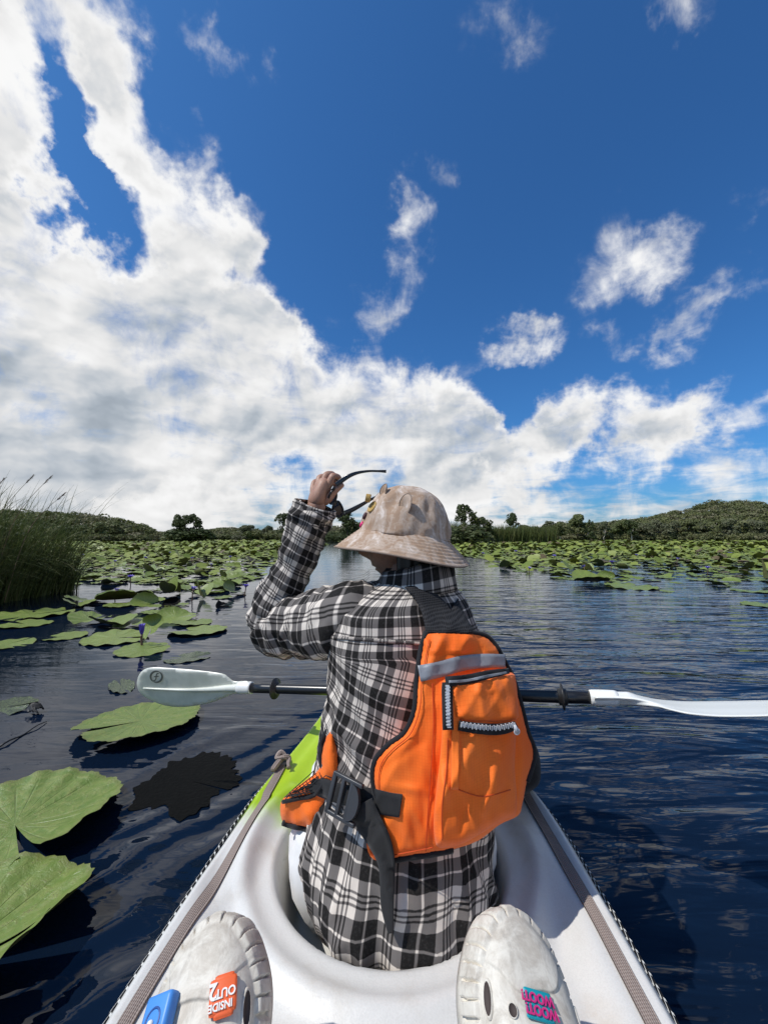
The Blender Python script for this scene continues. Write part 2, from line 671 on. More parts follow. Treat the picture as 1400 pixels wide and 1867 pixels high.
def kayak_z(y):
    return interp(KZ, y)[:, 0]


def deck_z(x, y):
    """height of the moulded deck"""
    x = np.asarray(x, float)
    y = np.asarray(y, float)
    w, x0, g = kayak_w(y.ravel()).reshape(y.shape), kayak_x(y.ravel()).reshape(y.shape), kayak_z(y.ravel()).reshape(y.shape)
    e = w - np.abs(x - x0)                               # distance in from the gunwale
    z = g - 0.022 * sstep(e, 0.055, 0.12) - 0.03 * sstep(-e, -0.022, 0.004) - 0.004 * np.exp(-((e - 0.05) / 0.02) ** 2)
    rho = np.hypot(x - WC[0], y - WC[1])
    z = z + 0.011 * np.exp(-((rho - WR - 0.052) / 0.017) ** 2) * (y < 1.05) - 0.008 * np.exp(-((rho - WR - 0.1) / 0.025) ** 2) * (y < 1.0)
    well = sstep(-(rho - WR), -0.004, 0.05)
    half = 0.2 - 0.07 * sstep(y, 1.2, 1.75)
    chan = sstep(half - np.abs(x - x0), -0.004, 0.05) * sstep(y, 0.86, 0.9) * (1 - sstep(y, 1.68, 1.76))
    # rear well where the photographer sits, behind the camera
    rear = sstep(0.26 - np.hypot(x - 0.0, (y + 0.25) * 0.8), -0.004, 0.05)
    depth = np.maximum(np.maximum(well * 0.125, chan * 0.12), rear * 0.12)
    z = z - depth
    z = z + 0.012 * sstep(0.03 - np.abs(np.abs(x - x0) - 0.135), 0, 0.02) * sstep(y, 0.95, 1.0) * (depth > 0.1)   # foot-well ribs
    return z


ys = np.concatenate([np.arange(-1.35, .35, .05), np.arange(.35, 1.25, .0085), np.arange(1.25, 2.55, .025), [2.55]])
ts = np.concatenate([np.linspace(-1, -.86, 16), np.linspace(-.86, .86, 121)[1:-1], np.linspace(.86, 1, 16)])
Y, Tt = np.meshgrid(ys, ts, indexing='ij')
Wd = kayak_w(ys)[:, None]
X = kayak_x(ys)[:, None] + Tt * Wd
Z = deck_z(X, Y)
top = np.stack([X, Y, Z], 2)
prof = [(1.0, -.035), (.995, -.075), (.97, -.13), (.9, -.2), (.75, -.27), (.45, -.32), (0.0, -.335)]
gz = kayak_z(ys)
left, right = [], []
for (k, dz_) in prof:
    left.append(np.stack([kayak_x(ys) - k * kayak_w(ys), ys, gz + dz_], 1))
    right.append(np.stack([kayak_x(ys) + k * kayak_w(ys), ys, gz + dz_], 1))
allv = np.concatenate([np.stack(left[::-1], 1), top, np.stack(right[:-1], 1)], 1)
nr, nc = allv.shape[:2]
V = allv.reshape(-1, 3)
F = grid_faces(nr, nc, False)[:, ::-1]
me = mesh_np('hull', V, F)
m_hull, n, b = mat('roto_moulded_plastic', (.8, .8, .8), .38, .5)
g = n.new('ShaderNodeNewGeometry')
pos = g.outputs['Position']
x_, y_, z_ = n.sep(pos)
nn = n.noise(pos, 7.0, 3, 0.55)
gm = n.ramp(n.math('ADD', n.math('SUBTRACT', y_, n.math('MULTIPLY', n.math('MAXIMUM', x_, 0.0), .75)), n.math('MULTIPLY', n.math('SUBTRACT', nn.outputs[0], .5), .16)), .895, .965)
under = n.ramp(z_, .155, .12)
gm = n.math('MAXIMUM', gm, n.math('MULTIPLY', n.ramp(n.math('ADD', x_, n.math('MULTIPLY', nn.outputs[0], .12)), .20, .26), n.math('MULTIPLY', under, n.ramp(y_, .72, .8))))
speck = n.noise(pos, 420.0, 2, 0.6)
dirt = n.noise(pos, 9.0, 5, 0.65, 0.4)
dirt2 = n.ramp(dirt.outputs[0], .5, .74, 0, .55)
white = n.mix(n.ramp(speck.outputs[0], .35, .7), (.60, .59, .56), (.56, .55, .52))
scr = n.noise(n.mapping(pos, (9, 120, 30), (0, 0, R(24))), 1.0, 4, .6, 1.0)
scr2 = n.noise(n.mapping(pos, (140, 8, 30), (0, 0, R(-15))), 1.0, 4, .6, 1.0)
scuff = n.math('MAXIMUM', n.ramp(scr.outputs[0], .68, .74), n.ramp(scr2.outputs[0], .69, .75))
white = n.mix(dirt2, white, (.44, .40, .34))
white = n.mix(n.math('MULTIPLY', scuff, .45), white, (.36, .35, .33))
stain = n.ramp(n.vmath('DISTANCE', pos, (.27, .56, .22)), .055, .01, 0, .6)
white = n.mix(n.math('MULTIPLY', stain, n.ramp(dirt.outputs[0], .35, .6)), white, (.42, .34, .25))
green = n.mix(n.ramp(nn.outputs[0], .3, .7), (.30, .46, .01), (.36, .52, .02))
n.put(b.inputs['Base Color'], n.mix(gm, white, green))
n.put(b.inputs['Roughness'], n.ramp(dirt.outputs[0], .3, .7, .3, .5))
bump(n, b, n.math('ADD', n.math('MULTIPLY', speck.outputs[0], .3), n.noise(pos, 60, 3).outputs[0]), .12, .004)
kayak = empty('kayak', (0.02, 0.7, 0), 'white sit-on-top kayak with a lime green bow and brown straps along its deck', 'kayak')
hull = part('hull', me, m_hull, kayak)

m_cord, n, b = mat('twisted_cord', (.02, .02, .02), .8, .2)
uvn = n.new('ShaderNodeUVMap')
u_, v_, _ = n.sep(uvn.outputs[0])
tw = n.math('FRACT', n.math('ADD', n.math('MULTIPLY', v_, 62.0), n.math('MULTIPLY', u_, 1.0)))
n.put(b.inputs['Base Color'], n.mix(n.math('GREATER_THAN', tw, .74), (.012, .012, .014), (.62, .62, .58)))
bump(n, b, n.math('SINE', n.math('MULTIPLY', tw, 6.283)), .5, .003)
for sgn in (-1, 1):
    yy = np.arange(-.6, 2.45, .02)
    sag = 0.004 * np.sin(yy * 9 + sgn) * 0.6
    pth = np.stack([kayak_x(yy) + sgn * (kayak_w(yy) + .0035), yy, kayak_z(yy) - .031 + sag], 1)
    part('edge_cord', tube_mesh('edge_cord', pth, .0034, 8), m_cord, kayak)

m_strap, n, b = mat('webbing', (.2, .15, .12), .85, .2)
uvn = n.new('ShaderNodeUVMap')
u_, v_, _ = n.sep(uvn.outputs[0])
ln = n.math('FRACT', n.math('MULTIPLY', u_, 7.0))
wv = n.math('SINE', n.math('MULTIPLY', v_, 1500.0))
c1 = n.mix(n.ramp(n.math('ABSOLUTE', n.math('SUBTRACT', ln, .5)), .12, .42), (.31, .25, .22), (.15, .115, .10))
n.put(b.inputs['Base Color'], n.mix(n.math('MULTIPLY', n.ramp(wv, -1, 1), .35), c1, (.38, .32, .28)))
bump(n, b, n.math('ADD', n.math('ABSOLUTE', n.math('SUBTRACT', ln, .5)), n.math('MULTIPLY', wv, .15)), .6, .003)


def strap(path_xy, width, parent, lift=.004, name='deck_strap'):
    P = [Vector((x, y, 0)) for x, y in path_xy]
    P = catmull(P, 14)
    V, U, L = [], [], 0
    nn_ = 9
    for i, p in enumerate(P):
        if i:
            L += (P[i] - P[i - 1]).length
        t = (P[min(i + 1, len(P) - 1)] - P[max(i - 1, 0)]).normalized()
        s = Vector((t.y, -t.x, 0))
        for k in range(nn_):
            q = p + s * (width * (k / (nn_ - 1) - .5))
            z = float(deck_z(np.array([q.x]), np.array([q.y]))[0])
            V.append((q.x, q.y, z + lift + .0015 * math.sin(math.pi * k / (nn_ - 1))))
            U.append((k / (nn_ - 1), L))
    n0 = len(V)
    V = np.array(V)
    lo = V.copy()
    lo[:, 2] -= lift - .0005
    F = grid_faces(len(P), nn_)
    e = []
    for i in range(len(P) - 1):
        e.append((i * nn_, (i + 1) * nn_, (i + 1) * nn_ + n0, i * nn_ + n0))
        a = i * nn_ + nn_ - 1
        e.append((a + nn_, a, a + n0, a + nn_ + n0))
    me = mesh_np(name, np.concatenate([V, lo]), [F[:, ::-1], np.array(e)])
    set_uv(me, np.concatenate([np.array(U), np.array(U)]))
    return part(name, me, m_strap, parent)


sl = strap([(-.272, 1.112), (-.285, .95), (-.303, .78), (-.328, .56), (-.332, .35), (-.33, .1), (-.31, -.3)], .0185, kayak)
strap([(.33, 1.12), (.342, .98), (.347, .8), (.343, .6), (.334, .35), (.33, .1), (.31, -.3)], .0185, kayak)
# the lashing hole in the green gunwale and the knot that ends the left strap
m_dark, _, _ = mat('black_plastic', (.012, .012, .013), .45)
kc = Vector((-.276, 1.125, float(deck_z(np.array([-.276]), np.array([1.125]))[0])))
hole_v = []
ring = []
for i in range(3):
    for k in range(20):
        a = 2 * math.pi * k / 20
        r = (.0185, .0165, .013)[i]
        ring.append((kc.x + math.cos(a) * r, kc.y + math.sin(a) * r * 1.1, kc.z + (.0008, .0042, .0015)[i]))
f = [np.array(grid_faces(3, 20, True))]
part('lashing_hole', mesh_np('lashing_hole', ring + [tuple(kc + Vector((0, 0, .0012)))], f + [np.array([(40 + k, 40 + (k + 1) % 20, 60) for k in range(20)])]), m_dark, kayak)
kn = catmull([kc + Vector(v) for v in [(-.012, -.05, .012), (-.004, -.02, .016), (.008, .004, .018), (-.006, .012, .024), (-.014, -.002, .017), (.004, -.014, .026), (.018, -.004, .018), (.022, -.022, .012), (.026, -.034, .01)]], 6)
part('knot', tube_mesh('knot', kn, [.006 + .002 * math.sin(i * .4) for i in range(len(kn))], 8), m_strap, kayak)

# ------------------------------------------------------------------ paddle
m_shaft, n, b = mat('black_shaft', (.01, .01, .011), .28, .5)
m_blade, n, b = mat('blade_plastic', (.66, .66, .60), .32, .5)
tcn = n.new('ShaderNodeTexCoord')
nz_ = n.noise(tcn.outputs['Object'], 14, 4, .6)
n.put(b.inputs['Base Color'], n.mix(n.ramp(nz_.outputs[0], .3, .75), (.66, .67, .60), (.5, .52, .46)))
b.inputs['Subsurface Weight'].default_value = .15
b.inputs['Subsurface Radius'].default_value = (.01, .01, .008)
m_ferrule, _, _ = mat('white_plastic', (.72, .72, .69), .35)
SA, SB = at(457, 1254, 1.30), at(1085, 1272, 1.0)
sdir = (SB - SA).normalized()
paddle = empty('paddle', (SA + SB) / 2, 'double-bladed kayak paddle with black shaft and whitish blades lying across the lap', 'paddle')
part('shaft', tube_mesh('shaft', [SA.lerp(SB, i / 20) for i in range(21)], .0148, 20), m_shaft, paddle)
for px_r in (502, 1025):
    t = (px_r - 457) / (1085 - 457)
    # perspective: find the point of the shaft under that column
    lo, hi = 0.0, 1.0
    for _ in range(40):
        mid = (lo + hi) / 2
        q = SA.lerp(SB, mid)
        if 700 + FPX * q.x / (q.y * math.cos(PITCH) + (q.z - CAM_H) * math.sin(PITCH)) < px_r:
            lo = mid
        else:
            hi = mid
    c = SA.lerp(SB, lo)
    pr = [c + sdir * o for o in (-.011, -.009, -.004, -.0015, .0015, .004, .009, .011)]
    part('drip_ring', tube_mesh('drip_ring', pr, [.0152, .0195, .0195, .031, .031, .0195, .0195, .0152], 28), m_dark, paddle)


def dblade(px, py):
    """distance of the left blade: on the line of the shaft, hollowed a little"""
    t = (px - 457) / (457 - 250)
    base = 1.30 - t * .075
    return base + .012 * math.sin(min(max(-t, 0), 1) * math.pi) + (py - 1252) * .00045


lb = [(455, 1243), (428, 1242), (416, 1234), (405, 1228), (360, 1222), (310, 1218), (275, 1217), (257, 1226), (250, 1245), (255, 1262), (270, 1274), (300, 1286), (335, 1289), (378, 1283), (405, 1274), (428, 1265), (455, 1264)]
blade = part('blade', patch('blade', loop_px(lb, 4), dblade, .005, 6.0, 5.0, .002), m_blade, paddle)
sp = [at(x, y, dblade(x, y) - .004) for x, y in [(262, 1255), (300, 1257), (340, 1258), (380, 1257), (410, 1255), (440, 1254)]]
spine = tube_mesh('spine', catmull(sp, 4), [.003 + .0105 * (i / 20) ** 1.6 for i in range(21)], 12)
part('spine', spine, m_blade, blade)
part('ferrule', tube_mesh('ferrule', [SA.lerp(SB, -.045 + .05 * i / 8) for i in range(9)], [.0175, .0185, .0188, .0188, .0187, .0186, .0185, .0183, .0178], 20), m_ferrule, paddle)
m_print, _, _ = mat('grey_print', (.11, .115, .10), .5)


def emblem_strip(pts, w):
    out = []
    for i, (x, y) in enumerate(pts):
        x0, y0 = pts[max(i - 1, 0)]
        x1, y1 = pts[min(i + 1, len(pts) - 1)]
        l = math.hypot(x1 - x0, y1 - y0)
        nx, ny = -(y1 - y0) / l, (x1 - x0) / l
        ww = w(i / (len(pts) - 1))
        for s in (-1, 1):
            qx, qy = x + nx * ww * s, y + ny * ww * s
            out.append(tuple(at(qx, qy, dblade(qx, qy) - .0042)))
    return np.array(out), grid_faces(len(pts), 2)


ex, ey = 285.5, 1234
arc = lambda a0, a1, rx, ry, n_=16: [(ex + rx * math.cos(math.radians(a0 + (a1 - a0) * i / n_)), ey - ry * math.sin(math.radians(a0 + (a1 - a0) * i / n_))) for i in range(n_ + 1)]
items = [emblem_strip(arc(62, 238, 10.5, 10), lambda t: .8 + 1.0 * math.sin(t * math.pi)),
         emblem_strip(arc(-118, 58, 10.5, 10), lambda t: .8 + 1.0 * math.sin(t * math.pi)),
         emblem_strip([(290, 1228), (287, 1228), (285.5, 1231), (285, 1237), (283, 1241), (280, 1241)], lambda t: 1.1),
         emblem_strip([(281, 1234), (290, 1233)], lambda t: 1.0)]
v, f = join_np(items)
part('emblem', mesh_np('emblem', v, f), m_print, blade)

rb_top = [(1085, 1261), (1132, 1261), (1146, 1262), (1165, 1268), (1200, 1275), (1250, 1278.5), (1320, 1278), (1400, 1276.5), (1470, 1277), (1530, 1285)]
rb_bot = [(1085, 1283), (1130, 1284), (1160, 1285), (1200, 1288), (1230, 1295), (1265, 1302), (1320, 1306), (1400, 1305), (1470, 1300), (1530, 1290)]
ct, cb = catmull([(x, y, 0) for x, y in rb_top], 6), catmull([(x, y, 0) for x, y in rb_bot], 6)
V, nn_ = [], 11
for i in range(len(ct)):
    s = i / (len(ct) - 1)
    span = .008 + .07 * float(sstep(s, .12, .55)) * (1 - .8 * float(sstep(s, .86, 1)))
    dc = 1.0 - .14 * s
    for k in range(nn_):
        t = k / (nn_ - 1)
        px, py = ct[i].x * (1 - t) + cb[i].x * t, ct[i].y * (1 - t) + cb[i].y * t
        ridge = -.012 * math.exp(-((t - .5) / .16) ** 2) * (1 - .8 * s) - .014 * math.sin(math.pi * t) * (1 - s)
        V.append(tuple(at(px, py, dc + span * (1 - 2 * t) + ridge)))
V = np.array(V)
F = grid_faces(len(ct), nn_)
bk = V + np.array([0.0, .004, -.004])
T = np.concatenate([F[:, [0, 1, 2]], F[:, [0, 2, 3]]])[:, ::-1]
v, f = thicken(V, bk, T[:, ::-1])
m_blade2, n, b = mat('blade_white', (.74, .74, .70), .3)
rb = part('blade', mesh_np('blade', v, f), m_blade2, paddle)
part('ferrule', tube_mesh('ferrule', [SB + sdir * (.06 * i / 8 - .012) for i in range(9)], [.0175, .0182, .0184, .0184, .0184, .0183, .0182, .018, .0165], 20), m_ferrule, paddle)


# ------------------------------------------------------------------ clogs on the photographer's feet
m_foam, n, b = mat('clog_foam', (.60, .56, .49), .55, .4)
tcn = n.new('ShaderNodeTexCoord')
d1 = n.noise(tcn.outputs['Object'], 30, 6, .7, .5)
d2 = n.noise(n.mapping(tcn.outputs['Object'], (1, .25, 1), (0, 0, R(20))), 160, 4, .7)
dirt = n.math('MULTIPLY', n.ramp(d1.outputs[0], .38, .66), .75)
cc = n.mix(dirt, (.62, .58, .50), (.36, .31, .25))
cc = n.mix(n.math('MULTIPLY', n.ramp(d2.outputs[0], .5, .75), .5), cc, (.30, .27, .23))
n.put(b.inputs['Base Color'], cc)
bump(n, b, n.math('ADD', d1.outputs[0], n.math('MULTIPLY', d2.outputs[0], .3)), .18, .004)
m_hole, _, _ = mat('hole_shade', (.05, .035, .03), .8)  # vent holes are dark discs on the foam, their shade put in as colour

CL = [(-.135, .030, .070), (-.12, .038, .075), (-.07, .041, .075), (-.02, .046, .082), (.02, .0535, .082), (.06, .0585, .070), (.085, .0555, .064), (.105, .0475, .058), (.122, .0365, .050), (.133, .023, .043), (.1385, .008, .036)]


def clog_surface(s, phi):
    """point on the upper: s along the foot (-.135 heel .. .1385 toe), phi 0..pi from outer to inner edge"""
    w, h = interp(CL, s)[0]
    c, sn = math.cos(phi), math.sin(phi)
    x = w * math.copysign(abs(c) ** .62, c)
    z = .006 + (h - .006) * abs(sn) ** .78
    # toe cap: a slightly raised shell with a curved rear border
    cap = s - (.094 - .020 * (1 - (x / .036) ** 2) * (1 if abs(x) < .036 else .4) + .004 * math.cos(x * 120))
    z += .0026 * float(sstep(cap, -.0016, .0012))
    # moulded bumper round the sole, cut into lugs
    band = float(sstep(.036 + .008 * float(sstep(s, .07, .12)) - z, -.0015, .002)) * float(sstep(s, -.02, .03))
    ang = math.atan2(s - .06, x + 1e-6)
    lug = 1.0 if ((ang / (math.pi / 15)) % 1.0) > .15 else 0.1
    k = 1 + .10 * band * lug
    x *= k
    s2 = .06 + (s - .06) * (1 + .075 * band * lug) if s > .06 else s
    return Vector((x, s2, z))


def make_clog(label, matrix, mirror):
    t = empty('clog', matrix.translation, label, 'shoe', 'worn white clogs at the stern')
    t.rotation_euler = matrix.to_euler()
    ns, npz = 119, 161
    t.scale = (.97, .99, .97)
    S_ = np.concatenate([np.linspace(-.05, .06, 30), np.linspace(.06, .1385, 90)[1:]])
    V = []
    for s in S_:
        for k in range(npz):
            p = clog_surface(s, math.pi * k / (npz - 1))
            V.append((p.x * mirror, p.y, p.z))
    F = grid_faces(len(S_), npz)
    if mirror > 0:
        F = F[:, ::-1]
    n0 = len(V)
    V.append((0, .146, .02))
    last = (len(S_) - 1) * npz
    tri = [(n0, last + k, last + k + 1) for k in range(npz - 1)]
    tri = np.array(tri) if mirror < 0 else np.array(tri)[:, ::-1]
    upper = obj('upper', mesh_np('upper', V, [F, tri]), m_foam, t)
    # sole: outline swept down, with a tread edge, and the heel part of the shoe
    out = []
    for s in np.linspace(-.13, .1385, 60):
        w, h = interp(CL, s)[0]
        out.append((w * 1.05, s * 1.045 if s > 0.06 else s))
    loop = out + [(-x, y) for x, y in out[::-1]]
    P, T, d = fill([(x * mirror, y) for x, y in loop], .012)
    topz = np.full(len(P), .010)
    topv = np.column_stack([P, topz])
    botv = np.column_stack([P * (.985), np.full(len(P), -.012) + .010 * sstep(P[:, 1], .06, .14)])
    v, f = thicken(topv, botv, T)
    obj('sole', mesh_np('sole', v, f), m_foam, t)
    # heel walls and strap
    V, nh = [], 41
    for i in range(nh):
        a = math.pi * i / (nh - 1)
        for (r, z) in ((1.06, .008), (1.07, .03), (1.03, .06), (1.0, .068), (.93, .066), (.93, .03), (.93, .012)):
            V.append((.045 * r * math.cos(a) * mirror, -.05 - .085 * r * math.sin(a), z))
    F = grid_faces(nh, 7)
    obj('heel', mesh_np('heel', V, F if mirror > 0 else F[:, ::-1]), m_foam, t)
    return t, upper


def on_clog(t, mirror, s, phi, lift):
    e = .0015
    p = clog_surface(s, phi)
    a, c = clog_surface(s + e, phi) - p, clog_surface(s, phi + e / .05) - p
    nrm = a.cross(c).normalized()
    if nrm.z < 0:
        nrm = -nrm
    p = p + nrm * lift
    q, nq, tq = Vector((p.x * mirror, p.y, p.z)), Vector((nrm.x * mirror, nrm.y, nrm.z)), Vector((a.x * mirror, a.y, a.z)).normalized()
    xq = tq.cross(nq).normalized()
    return q, Matrix((xq, nq.cross(xq), nq)).transposed()


def hole(t, mirror, s, phi, a, b_, turn=0):
    q, M = on_clog(t, mirror, s, phi, .0006)
    V, k = [], 18
    for r, lift in ((1.2, -.0008), (1.1, .0014), (.97, .0012), (.9, .0003)):
        for i in range(k):
            an = 2 * math.pi * i / k
            x, y = a * r * math.cos(an), b_ * r * math.sin(an)
            c, s_ = math.cos(turn), math.sin(turn)
            V.append(q + M @ Vector((x * c - y * s_, x * s_ + y * c, lift)))
    V.append(q + M @ Vector((0, 0, .0002)))
    rim = grid_faces(4, k, True)
    lip = mesh_np('vent_hole', [tuple(v) for v in V], [rim, np.array([(3 * k + i, 3 * k + (i + 1) % k, 4 * k) for i in range(k)])])
    lip.materials.append(m_foam)
    lip.materials.append(m_hole)
    for p in lip.polygons:
        if p.index >= 2 * k:
            p.material_index = 1
    obj('vent_hole', lip, None, t)


def glyphs(text, size, extrude, align='CENTER'):
    cu = bpy.data.curves.new('lettering', 'FONT')
    cu.body = text
    cu.size = size
    cu.extrude = extrude
    cu.offset = size * .025
    cu.align_x = align
    cu.align_y = 'CENTER'
    cu.resolution_u = 3
    o = bpy.data.objects.new('lettering', cu)
    col.objects.link(o)
    dg = bpy.context.evaluated_depsgraph_get()
    me = bpy.data.meshes.new_from_object(o.evaluated_get(dg))
    bpy.data.objects.remove(o)
    bpy.data.curves.remove(cu)
    return me


def placed(me, q, M, loc, rot=0.0, sx=1.0, sy=1.0):
    me.transform(Matrix.Translation(q) @ M.to_4x4() @ Matrix.Translation(loc) @ Matrix.Rotation(rot, 4, 'Z') @ Matrix.Diagonal((sx, sy, 1, 1)))
    return me


def rounded_plate(name, w, h, t, r=.002):
    return bevel_box(name, Vector((0, 0, t / 2)), w / 2, h / 2, t / 2, None, r, 2)


def clog_matrix(toe_px, d, pitch, yaw, roll):
    toe = at(toe_px[0], toe_px[1], d)
    Rm = Matrix.Rotation(yaw, 4, 'Z') @ Matrix.Rotation(pitch, 4, 'X') @ Matrix.Rotation(roll, 4, 'Y')
    return Matrix.Translation(toe - (Rm @ Vector((0, .140, .035)))) @ Rm


m_orange_c, _, _ = mat('orange_rubber', (.75, .12, .03), .5)
m_white_c, _, _ = mat('white_rubber', (.78, .76, .72), .5)
m_blue_c, _, _ = mat('blue_rubber', (.06, .24, .62), .45)
m_navy_c, _, _ = mat('navy_rubber', (.02, .07, .25), .5)
m_teal_c, _, _ = mat('teal_rubber', (.0, .27, .33), .5)
m_pink_c, _, _ = mat('pink_rubber', (.55, .02, .17), .5)

# left clog
ML = clog_matrix((400, 1668), .505, R(44), R(8), R(-13))
cl, up = make_clog('worn white clog wearing the orange lettered charm and the blue block charm', ML, 1)
hole(cl, 1, .066, .66, .0050, .013, .1)
hole(cl, 1, .042, 1.05, .0045, .005)
hole(cl, 1, .070, 2.05, .0045, .005)
hole(cl, 1, .034, 1.5, .005, .0055)
q, M = on_clog(cl, 1, .077, 1.22, .0004)
ch = obj('charm', placed(rounded_plate('charm', .027, .026, .005, .003), q, M, (0, 0, 0), .12), m_orange_c, cl, None)
ch['label'] = 'orange charm lettered upside down INSIDE OUT 2'
extra = obj('charm_rim', placed(rounded_plate('charm_rim', .020, .031, .0045, .003), q, M, (.001, .0, 0), .12), m_orange_c, ch)
obj('lettering', placed(glyphs('INSIDE', .0078, .0006), q, M, (-.0012, -.0075, .0056), math.pi + .12), m_white_c, ch)
obj('lettering', placed(glyphs('OUT', .0095, .0006), q, M, (.0022, .0015, .0056), math.pi + .12), m_white_c, ch)
obj('lettering', placed(glyphs('2', .017, .0006), q, M, (-.0105, .003, .0056), math.pi + .12), m_white_c, ch)
q, M = on_clog(cl, 1, .072, 1.98, -.001)
cb_ = obj('charm', placed(rounded_plate('charm', .034, .036, .014, .004), q, M, (.002, -.006, 0), .1), m_blue_c, cl)
cb_['label'] = 'blue block charm with a round moulded eye'
ringv = []
for i in range(3):
    for k in range(28):
        a = 2 * math.pi * k / 28
        r = (.0105, .0095, .0085)[i]
        ringv.append((math.cos(a) * r, math.sin(a) * r, (.0, .0012, 0)[i]))
obj('eye_ring', placed(mesh_np('eye_ring', ringv, grid_faces(3, 28, True)), q, M, (.002, -.008, .0142)), m_navy_c, cb_)
bm = bmesh.new()
bmesh.ops.create_uvsphere(bm, u_segments=16, v_segments=10, radius=.0032)
me = bpy.data.meshes.new('eye_bead')
bm.to_mesh(me)
bm.free()
obj('eye_bead', placed(me, q, M, (.002, -.0095, .0152)), m_white_c, cb_)

# right clog
MR = clog_matrix((925, 1656), .505, R(44), R(2), R(17))
cr_, up = make_clog('worn white clog wearing the teal charm with pink lettering', MR, -1)
hole(cr_, -1, .074, .66, .0045, .012, -.1)
hole(cr_, -1, .066, 1.16, .0042, .0048)
hole(cr_, -1, .052, .98, .0042, .0048)
hole(cr_, -1, .042, .62, .0048, .012, -.1)
hole(cr_, -1, .054, 2.42, .0045, .011, .1)
hole(cr_, -1, .036, 1.4, .0045, .005)
q, M = on_clog(cr_, -1, .068, 1.55, .0004)
ch = obj('charm', placed(rounded_plate('charm', .030, .021, .004, .002), q, M, (0, 0, 0), -.2), m_teal_c, cr_)
ch['label'] = 'teal charm lettered upside down WOOT! WOOT!'
obj('lettering', placed(glyphs('WOOT!', .0098, .0008), q, M, (0, -.0045, .005), math.pi - .2, 1.02), m_pink_c, ch)
obj('lettering', placed(glyphs('WOOT!', .0098, .0008), q, M, (-.0012, .0042, .005), math.pi - .2, 1.02), m_pink_c, ch)


# ------------------------------------------------------------------ cloth materials
def plaid_material(name, period=.078):
    m, n, b = mat(name, (.5, .5, .5), .85, .15)
    uvn = n.new('ShaderNodeUVMap')
    wob = n.noise(uvn.outputs[0], 9, 2)
    uv = n.vmath('ADD', uvn.outputs[0], n.vmath('SCALE', n.vmath('SUBTRACT', wob.outputs['Color'], (.5, .5, .5)), scale=.003))
    u_, v_, _ = n.sep(uv)

    def yarn(c, off):
        t = n.math('FRACT', n.math('ADD', n.math('DIVIDE', c, period), off))

        def line(p, w):
            return n.ramp(n.math('ABSOLUTE', n.math('SUBTRACT', t, p)), w, w + .018, 1, 0)
        band = n.ramp(n.math('ABSOLUTE', n.math('SUBTRACT', t, .27)), .23, .245, 1, 0)       # broad black band
        val = n.math('SUBTRACT', 1.0, band)
        for p in (.665, .75, .835):
            val = n.math('MULTIPLY', val, n.math('SUBTRACT', 1.0, n.math('MULTIPLY', line(p, .010), .95)))
        val = n.math('MAXIMUM', val, n.math('MULTIPLY', line(.27, .010), 1.0))
        val = n.math('MAXIMUM', val, n.math('MULTIPLY', line(.055, .0), .0))
        return val
    a, c = yarn(u_, .1), yarn(v_, .35)
    s = n.math('MULTIPLY', n.math('ADD', a, c), .5)
    # twill weave
    tw = n.math('SINE', n.math('MULTIPLY', n.math('ADD', u_, v_), 3500.0))
    colr = n.mix(n.ramp(s, 0, .5, smooth=False), (.012, .011, .0105), (.14, .126, .118))
    colr = n.mix(n.ramp(s, .5, 1.0, smooth=False), colr, (.62, .555, .485))
    fuzz = n.noise(uv, 260, 3, .7)
    colr = n.mix(n.math('MULTIPLY', n.ramp(fuzz.outputs[0], .45, .8), .12), colr, (.2, .19, .18))
    n.put(b.inputs['Base Color'], colr)
    bump(n, b, n.math('ADD', n.math('MULTIPLY', tw, .1), fuzz.outputs[0]), .25, .001)
    return m


m_plaid = plaid_material('plaid_flannel')


def cloth_material(name, c, c2=None, rough=.75, scale=900, bumpd=.0006, spec=.25, sheen=.1):
    m, n, b = mat(name, c, rough, spec)
    uvn = n.new('ShaderNodeTexCoord')
    f1 = n.noise(uvn.outputs['Object'], 28, 4, .6)
    n.put(b.inputs['Base Color'], n.mix(n.ramp(f1.outputs[0], .3, .7), c, c2 or tuple(x * .88 for x in c)))
    wv = n.noise(uvn.outputs['Object'], scale, 2, .5)
    fold = n.noise(n.mapping(uvn.outputs['Object'], (1, 1, .35), (0, R(15), 0)), 26, 3, .5, .6)
    b.inputs['Sheen Weight'].default_value = sheen
    bump(n, b, n.math('ADD', n.math('MULTIPLY', wv.outputs[0], .12), fold.outputs[0]), .6, .004)
    return m


m_vest = cloth_material('orange_nylon', (.83, .135, .008), (.76, .11, .006), .62)
m_black_cloth = cloth_material('black_webbing', (.012, .012, .013), (.017, .017, .018), .8)
m_piping = cloth_material('black_binding', (.010, .010, .012), None, .75)
m_tape = cloth_material('reflective_tape', (.17, .18, .20), (.23, .24, .26), .4, spec=.6)
m_zip, _, _ = mat('zip_teeth', (.48, .50, .53), .35, .6)
m_buckle, _, _ = mat('buckle_plastic', (.035, .036, .04), .4)
m_mesh_net, n, b = mat('padded_mesh', (.012, .012, .013), .85, .2)
tcn = n.new('ShaderNodeUVMap')
ck = n.new('ShaderNodeTexVoronoi')
n.put(ck.inputs['Vector'], tcn.outputs[0])
ck.inputs['Scale'].default_value = 260
ck.inputs['Randomness'].default_value = .15
n.put(b.inputs['Base Color'], n.mix(n.ramp(ck.outputs['Distance'], .2, .5), (.006, .006, .007), (.028, .028, .03)))
bump(n, b, ck.outputs['Distance'], .8, .002)
m_white_cloth = cloth_material('white_cotton', (.72, .71, .69), (.64, .63, .61), .9, 500)

